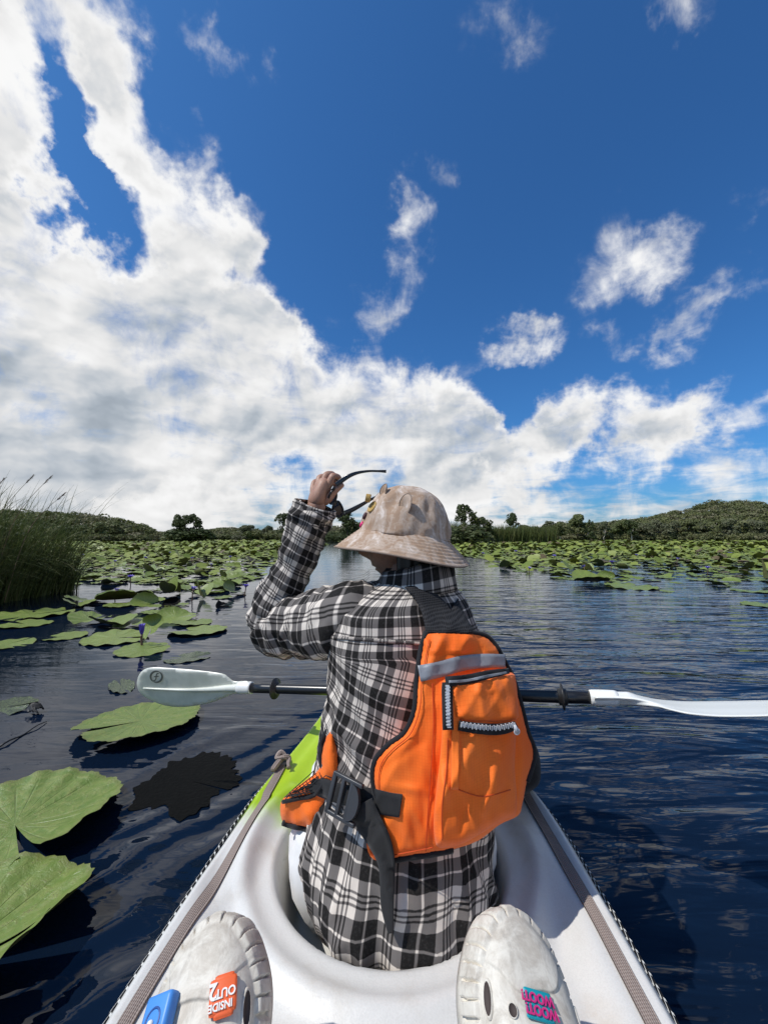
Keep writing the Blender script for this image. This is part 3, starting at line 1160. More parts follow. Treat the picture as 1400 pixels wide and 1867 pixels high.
m_skin, n, b = mat('skin', (.40, .21, .135), .5, .4)
tcn = n.new('ShaderNodeTexCoord')
f1 = n.noise(tcn.outputs['Object'], 45, 4, .6)
f2 = n.noise(tcn.outputs['Object'], 300, 3, .6)
n.put(b.inputs['Base Color'], n.mix(n.ramp(f1.outputs[0], .3, .7), (.40, .225, .155), (.31, .165, .11)))
b.inputs['Subsurface Weight'].default_value = .12
b.inputs['Subsurface Radius'].default_value = (.008, .003, .0015)
b.inputs['Subsurface Scale'].default_value = 1.0
bump(n, b, n.math('ADD', f2.outputs[0], f1.outputs[0]), .25, .002)

person = empty('person', (.04, .87, .11), 'seated person in a black and white plaid shirt raising sunglasses over the hat brim', 'person')

# ------------------------------------------------------------------ shirt body
TORSO = [
    (.112, .03, .835, .100, .152, 5), (.15, .026, .828, .132, .163, 6), (.20, .024, .828, .160, .172, 8), (.28, .026, .855, .172, .160, 14),
    (.37, .034, .88, .164, .137, 20), (.48, .045, .895, .160, .126, 25), (.58, .052, .903, .168, .121, 27), (.66, .046, .91, .158, .110, 27),
    (.70, .047, .915, .143, .096, 27), (.722, .055, .92, .122, .082, 27), (.74, .066, .925, .098, .070, 27), (.755, .073, .93, .078, .062, 27), (.765, .075, .932, .066, .058, 27)]
SV, SZ, STH = loft(TORSO, 118, 150, 2.25)


def cloth_folds(V, zz):
    """wrinkles: diagonal pulls, soft sags, bunching where the belt gathers the shirt"""
    nz, ns = V.shape[:2]
    P = V.reshape(-1, 3)
    cen = V.mean(1, keepdims=True)
    nrm = V - cen
    nrm[..., 2] = 0
    nrm /= np.linalg.norm(nrm, axis=2, keepdims=True) + 1e-9
    a = math.radians(35)
    Q = P.copy()
    Q[:, 2], Q[:, 0] = P[:, 2] * math.cos(a) - P[:, 0] * math.sin(a), P[:, 2] * math.sin(a) + P[:, 0] * math.cos(a)
    f1 = 1 - np.abs(vnoise(Q, (13, 9, 5), 3.1)) * 2
    f2 = 1 - np.abs(vnoise(P, (6, 6, 16), 8.3)) * 2
    f3 = 1 - np.abs(vnoise(P, (22, 22, 6), 1.7)) * 2
    z = P[:, 2]
    low = 1 - sstep(z, .2, .45)
    mid_ = sstep(z, .28, .36) * (1 - sstep(z, .5, .62))
    f4 = 1 - np.abs(vnoise(Q, (26, 20, 8), 5.5)) * 2
    amp = .009 * f1 + .005 * f2 * (1 - low) + (.017 * f3 - .004) * low + .0055 * f4 * (.5 + mid_)
    hem = 1 - sstep(z, .12, .24)
    amp = amp + hem * .008 * np.sin(np.arctan2(P[:, 1] - .84, P[:, 0] - .03) * 11 + vnoise(P, 5, 2.2) * 3)
    amp *= 1 - sstep(z, .70, .75) * .8
    return V + nrm * amp.reshape(nz, ns, 1)


SVf = cloth_folds(SV, SZ)
# UV: girth and height, warped so that the stripes run askew as on a pulled shirt
u = np.repeat((STH * .175)[None], len(SZ), 0)
v = np.repeat(SZ[:, None], len(STH), 1)
u0_, v0_ = 4.35 * .175, .58
ang = math.radians(16) * (1 - sstep(v, .615, .625)) * (1 - .75 * (1 - sstep(v, .22, .42)))
ang_s = math.radians(16) * (1 - sstep(v, .615, .625))
uu = u0_ + (u - u0_) * np.cos(ang) - (v - v0_) * np.sin(ang_s) * (1 - .5 * (1 - sstep(v, .25, .4)))
vv = v0_ + (u - u0_) * np.sin(ang) + (v - v0_) * np.cos(ang)
uu = uu + .006 * np.sin(v * 24 + 1)
bvh_f = [tuple(int(x) for x in q) for q in grid_faces(len(SZ), len(STH), True)]
torso_bvh = BVHTree.FromPolygons([Vector(p) for p in SVf.reshape(-1, 3)], bvh_f)
# inner layer so that the hem shows thickness
V = SVf.reshape(-1, 3)
# duplicate the seam column for clean cloth coordinates
Vs = np.concatenate([SVf, SVf[:, :1]], 1)
us = np.concatenate([uu, (uu[:, :1] + 2 * math.pi * .175 * np.cos(ang[:, :1]))], 1)
vs2 = np.concatenate([vv, vv[:, :1] + 2 * math.pi * .175 * np.sin(ang[:, :1])], 1)
me = mesh_np('shirt', Vs.reshape(-1, 3), grid_faces(len(SZ), len(STH) + 1))
set_uv(me, np.stack([us.ravel(), vs2.ravel()], 1))
shirt = part('shirt', me, m_plaid, person)
md = shirt.modifiers.new('thickness', 'SOLIDIFY')
md.thickness = .003
md.offset = -1

# yoke seam across the back: a narrow raised fold
seam = []
for i in range(40):
    x, y = 610 + (770 - 610) * i / 39, 1162 + 12 * i / 39
    r = ray(x, y).normalized()
    hit = torso_bvh.ray_cast(CP, r)
    if hit[0] is not None:
        seam.append(hit[0] - r * .0015)
sm = tube_mesh('yoke_seam', seam, .0035, 6)
part('yoke_seam', sm, m_plaid, shirt)


# ------------------------------------------------------------------ sleeves
def sleeve(path, radii, name, folds=1.0, seed=0.0, nn_=14, squash=1.0, u0=0.0, rot=0.0):
    P = catmull(path, nn_)
    r = interp([(i / (len(radii) - 1), a) for i, a in enumerate(radii)], np.linspace(0, 1, len(P)))[:, 0]
    Pq, T, N, Bn = frames(P)
    seg = 72
    V, U, L = [], [], 0
    for i, p in enumerate(Pq):
        if i:
            L += (Pq[i] - Pq[i - 1]).length
        # curvature: bunch on the inside of the bend
        t0, t1 = T[max(i - 3, 0)], T[min(i + 3, len(T) - 1)]
        bend = (t1 - t0)
        for k in range(seg + 1):
            a = 2 * math.pi * k / seg + rot
            d = N[i] * math.cos(a) + Bn[i] * math.sin(a)
            inner = max(0.0, d.dot(bend))
            q = p + d * r[i]
            f = (1 - 2 * abs(mnoise.noise(Vector((q.x * 14 + seed, q.y * 14, q.z * 14 + L * 6)))))
            g = math.sin(L * 95 + 3 * mnoise.noise(q * 18 + Vector((seed, 0, 0))) + math.cos(a) * 1.6)
            f2 = 1 - 2 * abs(mnoise.noise(Vector((q.x * 30 + seed, q.y * 30, q.z * 30 + L * 14))))
            h = mnoise.noise(q * 7 + Vector((seed * 2, 3, 0)))
            rr = r[i] * (1 - .16 * inner) + folds * (.010 * f + .006 * g * (.35 + 2.2 * inner) + .018 * h + .0055 * f2)
            V.append(p + d * rr)
            U.append((u0 + (a - rot) * .055, L + .012 * math.sin(a)))
    me = mesh_np(name, [tuple(v) for v in V], grid_faces(len(Pq), seg + 1))
    set_uv(me, U)
    return me, Pq, T, N, Bn


SH = Vector((-.072, .905, .668))
ELB = at(500, 1134, 1.05)
WR_ = at(577, 922, .985)
lp = [SH + Vector((.07, .03, .0)), SH, SH.lerp(ELB, .36) + Vector((0, -.008, -.008)), SH.lerp(ELB, .74) + Vector((-.0, -.004, -.008)), ELB + Vector((.006, 0, 0.0)), ELB.lerp(WR_, .16) + Vector((-.012, .0, .004)), ELB.lerp(WR_, .5) + Vector((-.006, 0, 0)), ELB.lerp(WR_, .86), WR_]
me, Pq, T, N, Bn = sleeve(lp, [.074, .074, .070, .066, .062, .057, .051, .0445, .0410, .040], 'sleeve', 1.0, 1.3, 14, 1, .02, .4)
sl_o = part('sleeve', me, m_plaid, shirt)
md = sl_o.modifiers.new('thickness', 'SOLIDIFY')
md.thickness = .003
md.offset = -1
# cuff: a stiffer doubled band
c0, c1 = Pq[-8], Pq[-1]
ax = (c1 - c0).normalized()
cp = [c1 - ax * .052, c1 - ax * .050, c1 - ax * .026, c1 - ax * .002, c1 + ax * .002]
cv, cf, cu_ = tube(cp, [.0425, .0450, .0440, .0430, .0405], 48, False)
me = mesh_np('cuff', cv, cf)
set_uv(me, np.column_stack([cu_[:, 0] * .27, cu_[:, 1] + .02]))
cuff = part('cuff', me, m_plaid, shirt)
md = cuff.modifiers.new('thickness', 'SOLIDIFY')
md.thickness = .003
md.offset = -1
# shoulder seam ring of the raised sleeve
SHR = Vector((.14, .985, .60))
ELR = Vector((.245, 1.03, .52))
WRR = Vector((.205, 1.085, .465))
me, *_ = sleeve([SHR + Vector((-.06, -.03, .0)), SHR, SHR.lerp(ELR, .5), ELR, ELR.lerp(WRR, .5), WRR], [.056, .056, .054, .052, .045, .04], 'sleeve', .6, 4.2)
so = part('sleeve', me, m_plaid, shirt)
md = so.modifiers.new('thickness', 'SOLIDIFY')
md.thickness = .003
md.offset = -1

# collar, standing up at the right of the neck
V, U = [], []
NC = Vector((.076, .935, .738))
na = 64
for j, (r, z) in enumerate([(.070, -.012), (.071, .01), (.073, .034), (.076, .046), (.083, .044), (.088, .028), (.095, .004), (.098, -.012)]):
    for k in range(na + 1):
        a = 2 * math.pi * k / na
        lift = 1 + .28 * max(0, math.cos(a - R(-15)))
        wv = .003 * math.sin(5 * a + j * .4)
        V.append((NC.x - .004 + (r + wv) * .94 * math.cos(a), NC.y + (r + wv) * .98 * math.sin(a), NC.z + z * lift - .012 * math.cos(a - R(160))))
        U.append((a * .08, j * .016))
me = mesh_np('collar', V, grid_faces(8, na + 1))
set_uv(me, U)
co = part('collar', me, m_plaid, shirt)
md = co.modifiers.new('thickness', 'SOLIDIFY')
md.thickness = .002


# ------------------------------------------------------------------ body: one continuous skinned figure
def skin_mesh(verts, edges, radii, sub=2, root=0):
    me = bpy.data.meshes.new('tmp')
    me.from_pydata([tuple(v) for v in verts], edges, [])
    o = bpy.data.objects.new('tmp', me)
    col.objects.link(o)
    md = o.modifiers.new('skin', 'SKIN')
    sv = me.skin_vertices[0].data
    for i, r in enumerate(radii):
        sv[i].radius = (r, r) if not isinstance(r, tuple) else r
        sv[i].use_root = (i == root)
    md.branch_smoothing = .6
    md.use_smooth_shade = True
    if sub:
        s = o.modifiers.new('sub', 'SUBSURF')
        s.levels = s.render_levels = sub
    dg = bpy.context.evaluated_depsgraph_get()
    out = bpy.data.meshes.new_from_object(o.evaluated_get(dg))
    bpy.data.objects.remove(o)
    bpy.data.meshes.remove(me)
    V = np.array([tuple(v.co) for v in out.vertices])
    F = [tuple(p.vertices) for p in out.polygons]
    bpy.data.meshes.remove(out)
    f3 = np.array([f for f in F if len(f) == 3]).reshape(-1, 3)
    f4 = np.array([f for f in F if len(f) == 4]).reshape(-1, 4)
    return V, [f3, f4]


HC = Vector((.052, .985, .848))                 # head centre
wrist = at(574, 934, .988)
palm = at(583, 902, .992)
bones = [
    (Vector((.04, .87, .21)), .10), (Vector((.045, .895, .40)), .105), (Vector((.055, .91, .58)), .11), (Vector((.066, .93, .70)), .065), (Vector((.066, .95, .765)), .048), (HC + Vector((0, 0, -.02)), .06),
    (SH + Vector((.03, .01, 0)), .055), (SH, .045), (ELB, .032), (wrist, .024), (palm, .026),
    (SHR + Vector((-.03, -.01, 0)), .055), (SHR, .045), (ELR, .036), (WRR + Vector((0, -.005, 0.0)), .025), (Vector((.195, 1.10, .458)), .028),
    (Vector((-.075, .88, .19)), .085), (Vector((-.115, 1.27, .24)), .05), (Vector((-.11, 1.55, .155)), .04), (Vector((-.11, 1.66, .17)), .035),
    (Vector((.15, .90, .19)), .085), (Vector((.185, 1.27, .27)), .06), (Vector((.15, 1.55, .155)), .04), (Vector((.15, 1.66, .17)), .035)]
bedges = [(0, 1), (1, 2), (2, 3), (3, 4), (4, 5), (2, 6), (6, 7), (7, 8), (8, 9), (9, 10), (2, 11), (11, 12), (12, 13), (13, 14), (14, 15), (0, 16), (16, 17), (17, 18), (18, 19), (0, 20), (20, 21), (21, 22), (22, 23)]
items = [skin_mesh([b_[0] for b_ in bones], bedges, [b_[1] for b_ in bones], 2)]


def finger(pts, r0, r1):
    P = [Vector(p) for p in pts]
    n_ = len(P)
    rr = [r0 + (r1 - r0) * i / (n_ - 1) for i in range(n_)]
    # a knuckle is a touch thicker than the bone between
    PP, RR = [], []
    for i in range(n_):
        PP.append(P[i])
        RR.append(rr[i] * (1.04 if 0 < i < n_ - 1 else 1.0))
        if i < n_ - 1:
            PP.append(P[i].lerp(P[i + 1], .5))
            RR.append((rr[i] + rr[i + 1]) * .47)
    return skin_mesh(PP, [(i, i + 1) for i in range(len(PP) - 1)], RR, 2)


a_ = lambda x, y, d: at(x, y, d)
# raised left hand: back of the hand to the camera, fingers folded over the sunglasses, thumb against the temple
fing = [
    # index
    ([a_(592, 900, .990), a_(601, 880, .985), a_(607, 867, .985), a_(617, 870, 1.004), a_(619, 884, 1.018), a_(611, 892, 1.022)], .0115, .0075),
    # middle
    ([a_(584, 900, .996), a_(590, 880, .998), a_(595, 865, 1.003), a_(606, 864, 1.030), a_(613, 876, 1.040), a_(608, 887, 1.040)], .0115, .0078),
    # ring
    ([a_(577, 902, 1.004), a_(580, 884, 1.010), a_(583, 870, 1.018), a_(594, 868, 1.046), a_(604, 878, 1.054), a_(602, 888, 1.052)], .0108, .0072),
    # little
    ([a_(571, 906, 1.010), a_(571, 891, 1.020), a_(573, 879, 1.030), a_(582, 876, 1.054), a_(592, 882, 1.062), a_(593, 891, 1.060)], .0095, .0064),
    # thumb
    ([a_(588, 918, .992), a_(600, 908, .986), a_(608, 897, .985), a_(617, 889, .992), a_(626, 882, 1.000)], .0125, .0075)]
for pts, r0, r1 in fing:
    items.append(finger(pts, r0, r1))
# back of the hand filling between the knuckles
items.append(skin_mesh([a_(574, 928, .990), a_(578, 907, .992), a_(585, 888, .996), a_(592, 872, 1.003)], [(0, 1), (1, 2), (2, 3)], [(.029, .023), (.036, .023), (.036, .020), (.028, .014)], 2))
# right hand gripping the shaft
RH = Vector((.2, 1.102, .4435))
for i in range(4):
    o_ = sdir * (-.033 + .021 * i)
    c = RH + o_
    nrm_ = [Vector((0, -.026, .012)), Vector((0, -.012, .028)), Vector((0, .014, .026)), Vector((0, .027, .004)), Vector((0, .018, -.020))]
    items.append(finger([c + v for v in nrm_], .0095, .0075))
items.append(finger([RH + sdir * -.038 + v for v in (Vector((0, -.03, .005)), Vector((-.008, -.024, -.018)), Vector((-.004, -.004, -.027)), Vector((.004, .014, -.024)))], .011, .0085))


# head: face turned to the person's left
def head_np():
    nu, nv = 72, 56
    yaw = R(78)                                     # 0 looks along +Y, 90 along -X
    V = []
    for j in range(nv):
        ph = -math.pi / 2 + math.pi * j / (nv - 1)
        for i in range(nu):
            th = 2 * math.pi * i / nu
            x, y, z = math.cos(ph) * math.sin(th), math.cos(ph) * math.cos(th), math.sin(ph)   # y is forward
            f = max(0.0, y)
            X = .076 * x
            Yf = .098 * y
            Z = .118 * z
            if z < 0:                               # jaw narrows, chin comes forward
                X *= 1 - .30 * (-z) ** 1.5
                Yf *= 1 - .10 * (-z)
                if y < 0:
                    Yf *= 1 - .35 * (-z)
            g = lambda cx, cz, sx, sz: math.exp(-((X - cx) / sx) ** 2 - ((Z - cz) / sz) ** 2) if y > 0 else 0.0
            Yf += .022 * g(0, -.022, .011, .016) + .012 * g(0, -.002, .008, .022)            # nose
            Yf += .007 * g(0, -.054, .020, .006) + .006 * g(0, -.066, .018, .006)            # lips
            Yf -= .005 * g(0, -.060, .024, .0028)                                            # mouth line
            Yf += .009 * g(0, -.098, .020, .014)                                             # chin
            Yf -= .009 * (g(.031, .006, .014, .009) + g(-.031, .006, .014, .009))            # eye sockets
            Yf += .006 * (g(.031, .006, .009, .006) + g(-.031, .006, .009, .006))            # eyeballs and lids
            Yf += .004 * (g(.03, .026, .018, .006) + g(-.03, .026, .018, .006))              # brow
            Yf += .004 * (g(.042, -.035, .02, .02) + g(-.042, -.035, .02, .02))              # cheeks
            V.append((X, Yf, Z))
    V = np.array(V)
    F = grid_faces(nv, nu, True)[:, ::-1]
    # ears
    for s in (-1, 1):
        E_ = []
        for j in range(9):
            for i in range(14):
                a, r = 2 * math.pi * i / 14, (1, .98, .9, .78, .66, .55, .4, .2, .02)[j]
                E_.append((s * (.072 + (.0, .012, .016, .013, .009, .007, .006, .006, .006)[j]), -.006 + .019 * r * math.cos(a), -.012 + .032 * r * math.sin(a) * (1 if math.sin(a) > 0 else .9)))
        Fe = grid_faces(9, 14, True)
        F = np.concatenate([F, (Fe if s > 0 else Fe[:, ::-1]) + len(V)])
        V = np.concatenate([V, np.array(E_)])
    tilt = Matrix.Rotation(yaw, 3, 'Z') @ Matrix.Rotation(R(-6), 3, 'X')
    V = V @ np.array(tilt).T + np.array(HC)
    return V, F, tilt


hv, hf, HROT = head_np()
items.append((hv, hf))
v, f = join_np(items)
body = part('body', mesh_np('body', v, f), m_skin, person)
body['kind'] = 'thing'
del body['kind']

# hair: black, tucked under the hat, falling on the collar
m_hair, n, b = mat('black_hair', (.006, .005, .0045), .42, .5)
b.inputs['Anisotropic'].default_value = .4
items = []
V = []
for j in range(26):
    t = j / 25
    z = .865 - .13 * t
    for i in range(40):
        a = R(-112) + R(205) * i / 39                # the back and sides of the head, seen from above
        rad_ = (.09, .105)[1 if 10 < i < 30 else 0]
        rx = .083 + .005 * math.sin(i * 1.7 + t * 3) - .02 * max(0, t - .7)
        ry = .083 + .004 * math.sin(i * 2.3) - .02 * max(0, t - .7)
        V.append((HC.x + .012 + rx * math.cos(a) * 1.08, HC.y - .0 + ry * math.sin(a), z))
Vh = np.array(V)
hg = grid_faces(26, 40)
T3 = np.concatenate([hg[:, [0, 1, 2]], hg[:, [0, 2, 3]]])
vv_, ff_ = thicken(Vh, Vh * np.array([1, 1, 1]) + (np.array(HC) - Vh) * np.array([.12, .12, 0]), T3)
items.append((vv_, ff_))
rs = random.Random(5)


def strand(p0, pts, r=.0006):
    P = catmull([p0] + pts, 6)
    v, f, _ = tube(P, [r * (1 - .7 * i / (len(P) - 1)) for i in range(len(P))], 4, False)
    return v, f


for k in range(34):
    x = rs.uniform(808, 828)
    d = rs.uniform(.93, .99)
    items.append(strand(a_(x, 1028, d), [a_(x + rs.uniform(-3, 5), 1045, d), a_(x + rs.uniform(-6, 6), 1062 + rs.uniform(-6, 10), d), a_(x + rs.uniform(-14, 4), 1075 + rs.uniform(-8, 14), d)], .0007))
for k in range(4):
    y0 = 1040 + k * 4
    bend = rs.uniform(-7, 7)
    items.append(strand(a_(674, y0, .965), [a_(663, y0 + 7 + bend * .3, .962), a_(650, y0 + 9 + bend, .96), a_(638 - k * 4, y0 + 14 - bend, .96), a_(630 - k * 3, y0 + 12 + bend, .96)], .00038))
for k in range(5):
    a0 = rs.uniform(0, 1)
    items.append(strand(a_(705 + 10 * a0, 1036, .935), [a_(697 + 8 * a0, 1046, .932), a_(690 + 8 * a0, 1058, .934), a_(688 + 6 * a0, 1066, .94)], .0012))
v, f = join_np(items)
part('hair', mesh_np('hair', v, f), m_hair, person)

# trousers: loose white legs stretched into the foot wells, one bunched hip at the left
tv, tf = skin_mesh([Vector((.04, .86, .205)), Vector((-.112, .855, .20)), Vector((-.105, 1.03, .215)), Vector((-.115, 1.28, .245)), Vector((-.115, 1.54, .17)), Vector((.155, .89, .215)), Vector((.175, 1.05, .235)), Vector((.19, 1.28, .275)), Vector((.15, 1.54, .17))],
                   [(0, 1), (1, 2), (2, 3), (3, 4), (0, 5), (5, 6), (6, 7), (7, 8)], [.10, .128, .085, .062, .05, .10, .088, .074, .05], 3)
bm = bmesh.new()
tme = mesh_np('trousers', tv, tf)
bm.from_mesh(tme)
bm.normal_update()
for q in bm.verts:
    p = q.co
    f = (1 - 2 * abs(mnoise.noise(Vector((p.x * 13, p.y * 16, p.z * 11))))) * .011 + (1 - 2 * abs(mnoise.noise(p * 30 + Vector((4, 0, 0))))) * .005
    q.co = p + q.normal * f
    if q.co.z < .112:
        q.co.z = .112
bm.to_mesh(tme)
bm.free()
part('trousers', tme, m_white_cloth, person)


_n = NT(m_vest.node_tree)
_b = m_vest.node_tree.nodes['Principled BSDF']
_uv = _n.new('ShaderNodeUVMap')
_u, _v, _ = _n.sep(_uv.outputs[0])
_g = _n.math('MAXIMUM', _n.ramp(_n.math('ABSOLUTE', _n.math('SUBTRACT', _n.math('FRACT', _n.math('MULTIPLY', _u, 190.0)), .5)), .12, .02), _n.ramp(_n.math('ABSOLUTE', _n.math('SUBTRACT', _n.math('FRACT', _n.math('MULTIPLY', _v, 190.0)), .5)), .12, .02))
_t = _n.new('ShaderNodeTexCoord')
_w = _n.noise(_t.outputs['Object'], 7, 5, .6)
_c = _n.mix(_n.ramp(_w.outputs[0], .35, .7), (.86, .135, .008), (.90, .19, .022))
_c = _n.mix(_n.math('MULTIPLY', _g, .25), _c, (.62, .075, .004))
_n.put(_b.inputs['Base Color'], _c)
# ------------------------------------------------------------------ life jacket
VEST = [(.18, .11, .875, .195, .165, 18), (.28, .118, .872, .205, .17, 20), (.40, .122, .875, .208, .172, 22), (.5, .118, .882, .203, .168, 24), (.6, .105, .892, .19, .153, 25), (.68, .092, .90, .172, .135, 25), (.74, .085, .912, .15, .115, 25), (.80, .082, .92, .13, .10, 25)]
VV, VZ, VTH = loft(VEST, 60, 96, 2.35)
vest_bvh = BVHTree.FromPolygons([Vector(p) for p in VV.reshape(-1, 3)], [tuple(int(x) for x in q) for q in grid_faces(60, 96, True)])


def hit_depth(bvh, px, py, fallback):
    r = ray(px, py).normalized()
    h = bvh.ray_cast(CP, r)
    return h[0].y if h[0] is not None else fallback


def near_depth(bvh, px, py):
    """depth on a form, carried on smoothly past its outline"""
    r = ray(px, py).normalized()
    h = bvh.ray_cast(CP, r)
    if h[0] is not None:
        return h[0].y
    best, bd = .9, 9
    for i in range(24):
        p = CP + r * (.7 + .03 * i)
        q = bvh.find_nearest(p)
        if q[0] is not None and q[3] < bd:
            bd, best = q[3], p.y
    return best


jacket = empty('life_jacket', (.11, .88, .3), 'orange life jacket with black binding and a grey stripe buckled over the plaid shirt', 'life jacket')


CREASES = [((815, 1400), (800, 1540), 7, .006), ((862, 1420), (838, 1530), 7, -.006), ((880, 1475), (908, 1436), 6, .005), ((905, 1375), (882, 1480), 8, .006), ((938, 1335), (930, 1470), 7, -.005),
           ((700, 1430), (792, 1446), 8, .005), ((698, 1405), (772, 1350), 8, -.005), ((792, 1290), (772, 1400), 9, .005), ((832, 1168), (826, 1202), 7, .004), ((872, 1166), (884, 1204), 6, -.004), ((800, 1170), (790, 1215), 6, .004),
           ((860, 1262), (930, 1254), 6, .004), ((846, 1345), (862, 1462), 6, .005), ((735, 1480), (760, 1560), 8, .005), ((770, 1440), (776, 1555), 6, -.005), ((905, 1490), (925, 1410), 6, -.005), ((955, 1370), (945, 1460), 6, .004),
           ((870, 1275), (925, 1310), 7, -.004), ((540, 1470), (575, 1440), 7, .006), ((600, 1350), (585, 1440), 6, .006), ((570, 1460), (560, 1505), 5, -.005)]


def crease(px, py):
    f = 0.0
    for (ax, ay), (bx, by), w, a in CREASES:
        dx_, dy_ = bx - ax, by - ay
        t = ((px - ax) * dx_ + (py - ay) * dy_) / (dx_ * dx_ + dy_ * dy_)
        if -.3 < t < 1.3:
            tt = min(max(t, 0), 1)
            wob = 5 * mnoise.noise(Vector((px * .02, py * .02, a * 900)))
            d = math.hypot(px - ax - tt * dx_ + wob, py - ay - tt * dy_)
            f += a * math.exp(-(d / w) ** 2) * (1 - .6 * abs(2 * tt - 1))
    return f


def vfold(px, py):
    """creases of the nylon cover, metres"""
    q = Vector((px * .011, py * .011, 0))
    f = (1 - 2 * abs(mnoise.noise(Vector((px * .016 + py * .006, py * .0045, 3.0))))) * .012
    f += (1 - 2 * abs(mnoise.noise(Vector((px * .03 - py * .012, py * .014 + 4, 7.0))))) * .006
    return f * .8 + crease(px, py) + .007 * mnoise.noise(q)


_cache = {}


def dpanel(px, py):
    k = (round(px), round(py))
    if k not in _cache:
        _cache[k] = near_depth(vest_bvh, k[0], k[1])
    return _cache[k] - vfold(px, py) * (0.6 if py > 1190 else 1.0)


PANEL = [(777, 1153), (830, 1151), (880, 1157), (901, 1174), (915, 1197), (925, 1217), (933, 1231), (946, 1271), (962, 1335), (971, 1358), (972, 1385), (960, 1425), (952, 1465), (944, 1487), (910, 1504), (871, 1533), (824, 1549), (786, 1556), (717, 1567), (700, 1576), (676, 1574), (662, 1555), (661, 1530), (680, 1500), (690, 1470), (683, 1440), (680, 1410), (686, 1384), (709, 1358), (739, 1335), (756, 1295), (760, 1242), (767, 1188)]
lp_ = loop_px(PANEL, 4)
pan = part('back_panel', patch('back_panel', lp_, dpanel, .08, 5.0, 22.0, .014), m_vest, jacket)


def px_tube(name, pts, dfn, r, parent, m, lift=.0, n_=5, closed=False, seg=8):
    P = catmull([(x, y, 0) for x, y in pts], n_, closed)
    if closed:
        P.append(P[0])
    return part(name, tube_mesh(name, [at(p.x, p.y, dfn(p.x, p.y) - lift) for p in P], r, seg), m, parent)


px_tube('binding', PANEL[:12], lambda x, y: dpanel(x, y) - .002, .0052, pan, m_piping)
px_tube('binding', PANEL[16:] + PANEL[:1], lambda x, y: dpanel(x, y) - .002, .0055, pan, m_piping)


def ribbon_px(name, path, width, dfn, lift, thick, parent, m, n_=6, across=5):
    """a flat band: path in picture points, width in pixels (number or list)"""
    P = catmull([(x, y, 0) for x, y in path], n_)
    wd = interp([(i / (len(width) - 1), w) for i, w in enumerate(width)], np.linspace(0, 1, len(P)))[:, 0] if hasattr(width, '__len__') else [width] * len(P)
    fr, uv, L = [], [], 0
    for i, p in enumerate(P):
        t = (P[min(i + 1, len(P) - 1)] - P[max(i - 1, 0)]).normalized()
        s = Vector((-t.y, t.x, 0))
        if i:
            L += (P[i] - P[i - 1]).length
        for k in range(across):
            q = p + s * wd[i] * (k / (across - 1) - .5)
            fr.append(tuple(at(q.x, q.y, dfn(q.x, q.y) - lift)))
            uv.append((wd[i] * (k / (across - 1) - .5) / 850, L / 850))
    fr = np.array(fr)
    bk = fr + np.array([0, thick, -.3 * thick])
    F = grid_faces(len(P), across)
    T = np.concatenate([F[:, [0, 1, 2]], F[:, [0, 2, 3]]])
    v, f = thicken(fr, bk, T)
    # make the front face the camera
    a, b_, c = fr[T[0]]
    nz = np.cross(b_ - a, c - a)
    if nz @ (np.array(CP) - a) < 0:
        f = [x[:, ::-1] for x in f]
    me = mesh_np(name, v, f)
    set_uv(me, np.concatenate([uv, uv]))
    return part(name, me, m, parent)


dpp = lambda x, y: dpanel(x, y) - .0145
ribbon_px('reflective_stripe', [(764, 1228), (800, 1221), (840, 1210), (880, 1205), (921, 1205)], [30, 29, 28, 26, 24], dpp, .0025, .002, jacket, m_tape, 8)


# back pocket, a padded pouch standing off the panel
def dpocket(px, py):
    return dpanel(px, py) - .018 - .012 * float(sstep(py, 1240, 1420)) * float(sstep(950 - px, 0, 90)) - vfold(px + 90, py * .7) * .9


POCKET = [(808, 1240), (860, 1235), (925, 1226), (938, 1235), (943, 1270), (941, 1330), (938, 1400), (942, 1478), (920, 1494), (880, 1518), (840, 1540), (812, 1546), (795, 1540), (790, 1500), (795, 1440), (802, 1380), (806, 1320), (806, 1280)]
pk = part('pocket', patch('pocket', loop_px(POCKET, 4), dpocket, .03, 4.5, 16.0, .014), m_vest, jacket)
# upper small pocket flap above the second zip
FLAP = [(826, 1250), (870, 1241), (930, 1229), (940, 1240), (944, 1290), (940, 1312), (890, 1316), (838, 1312), (828, 1300)]
fl = part('pocket_flap', patch('pocket_flap', loop_px(FLAP, 4), lambda x, y: dpocket(x, y) - .016, .022, 4.5, 14.0, .010), m_vest, jacket)
dz_ = lambda x, y: dpocket(x, y) - .0175
part_z = ribbon_px('zip_tape', [(817, 1331), (816, 1300), (815, 1262), (815, 1244)], [20, 20, 20, 18], dz_, .005, .002, pk, m_piping, 6)
ribbon_px('zip_tape', [(812, 1243), (850, 1239), (890, 1230), (928, 1223)], [20, 18, 16, 10], dz_, .0065, .002, pk, m_piping, 6)
ribbon_px('zip_tape', [(836, 1323), (870, 1328), (905, 1330), (930, 1326), (941, 1320)], [18, 20, 21, 18, 12], lambda x, y: dpocket(x, y) - .016, .0085, .002, pk, m_piping, 6)
ribbon_px('pocket_placket', [(832, 1250), (831, 1300), (830, 1380), (829, 1440)], [13, 14, 14, 13], lambda x, y: dpocket(x, y) - .0145, .006, .003, pk, m_vest, 6)


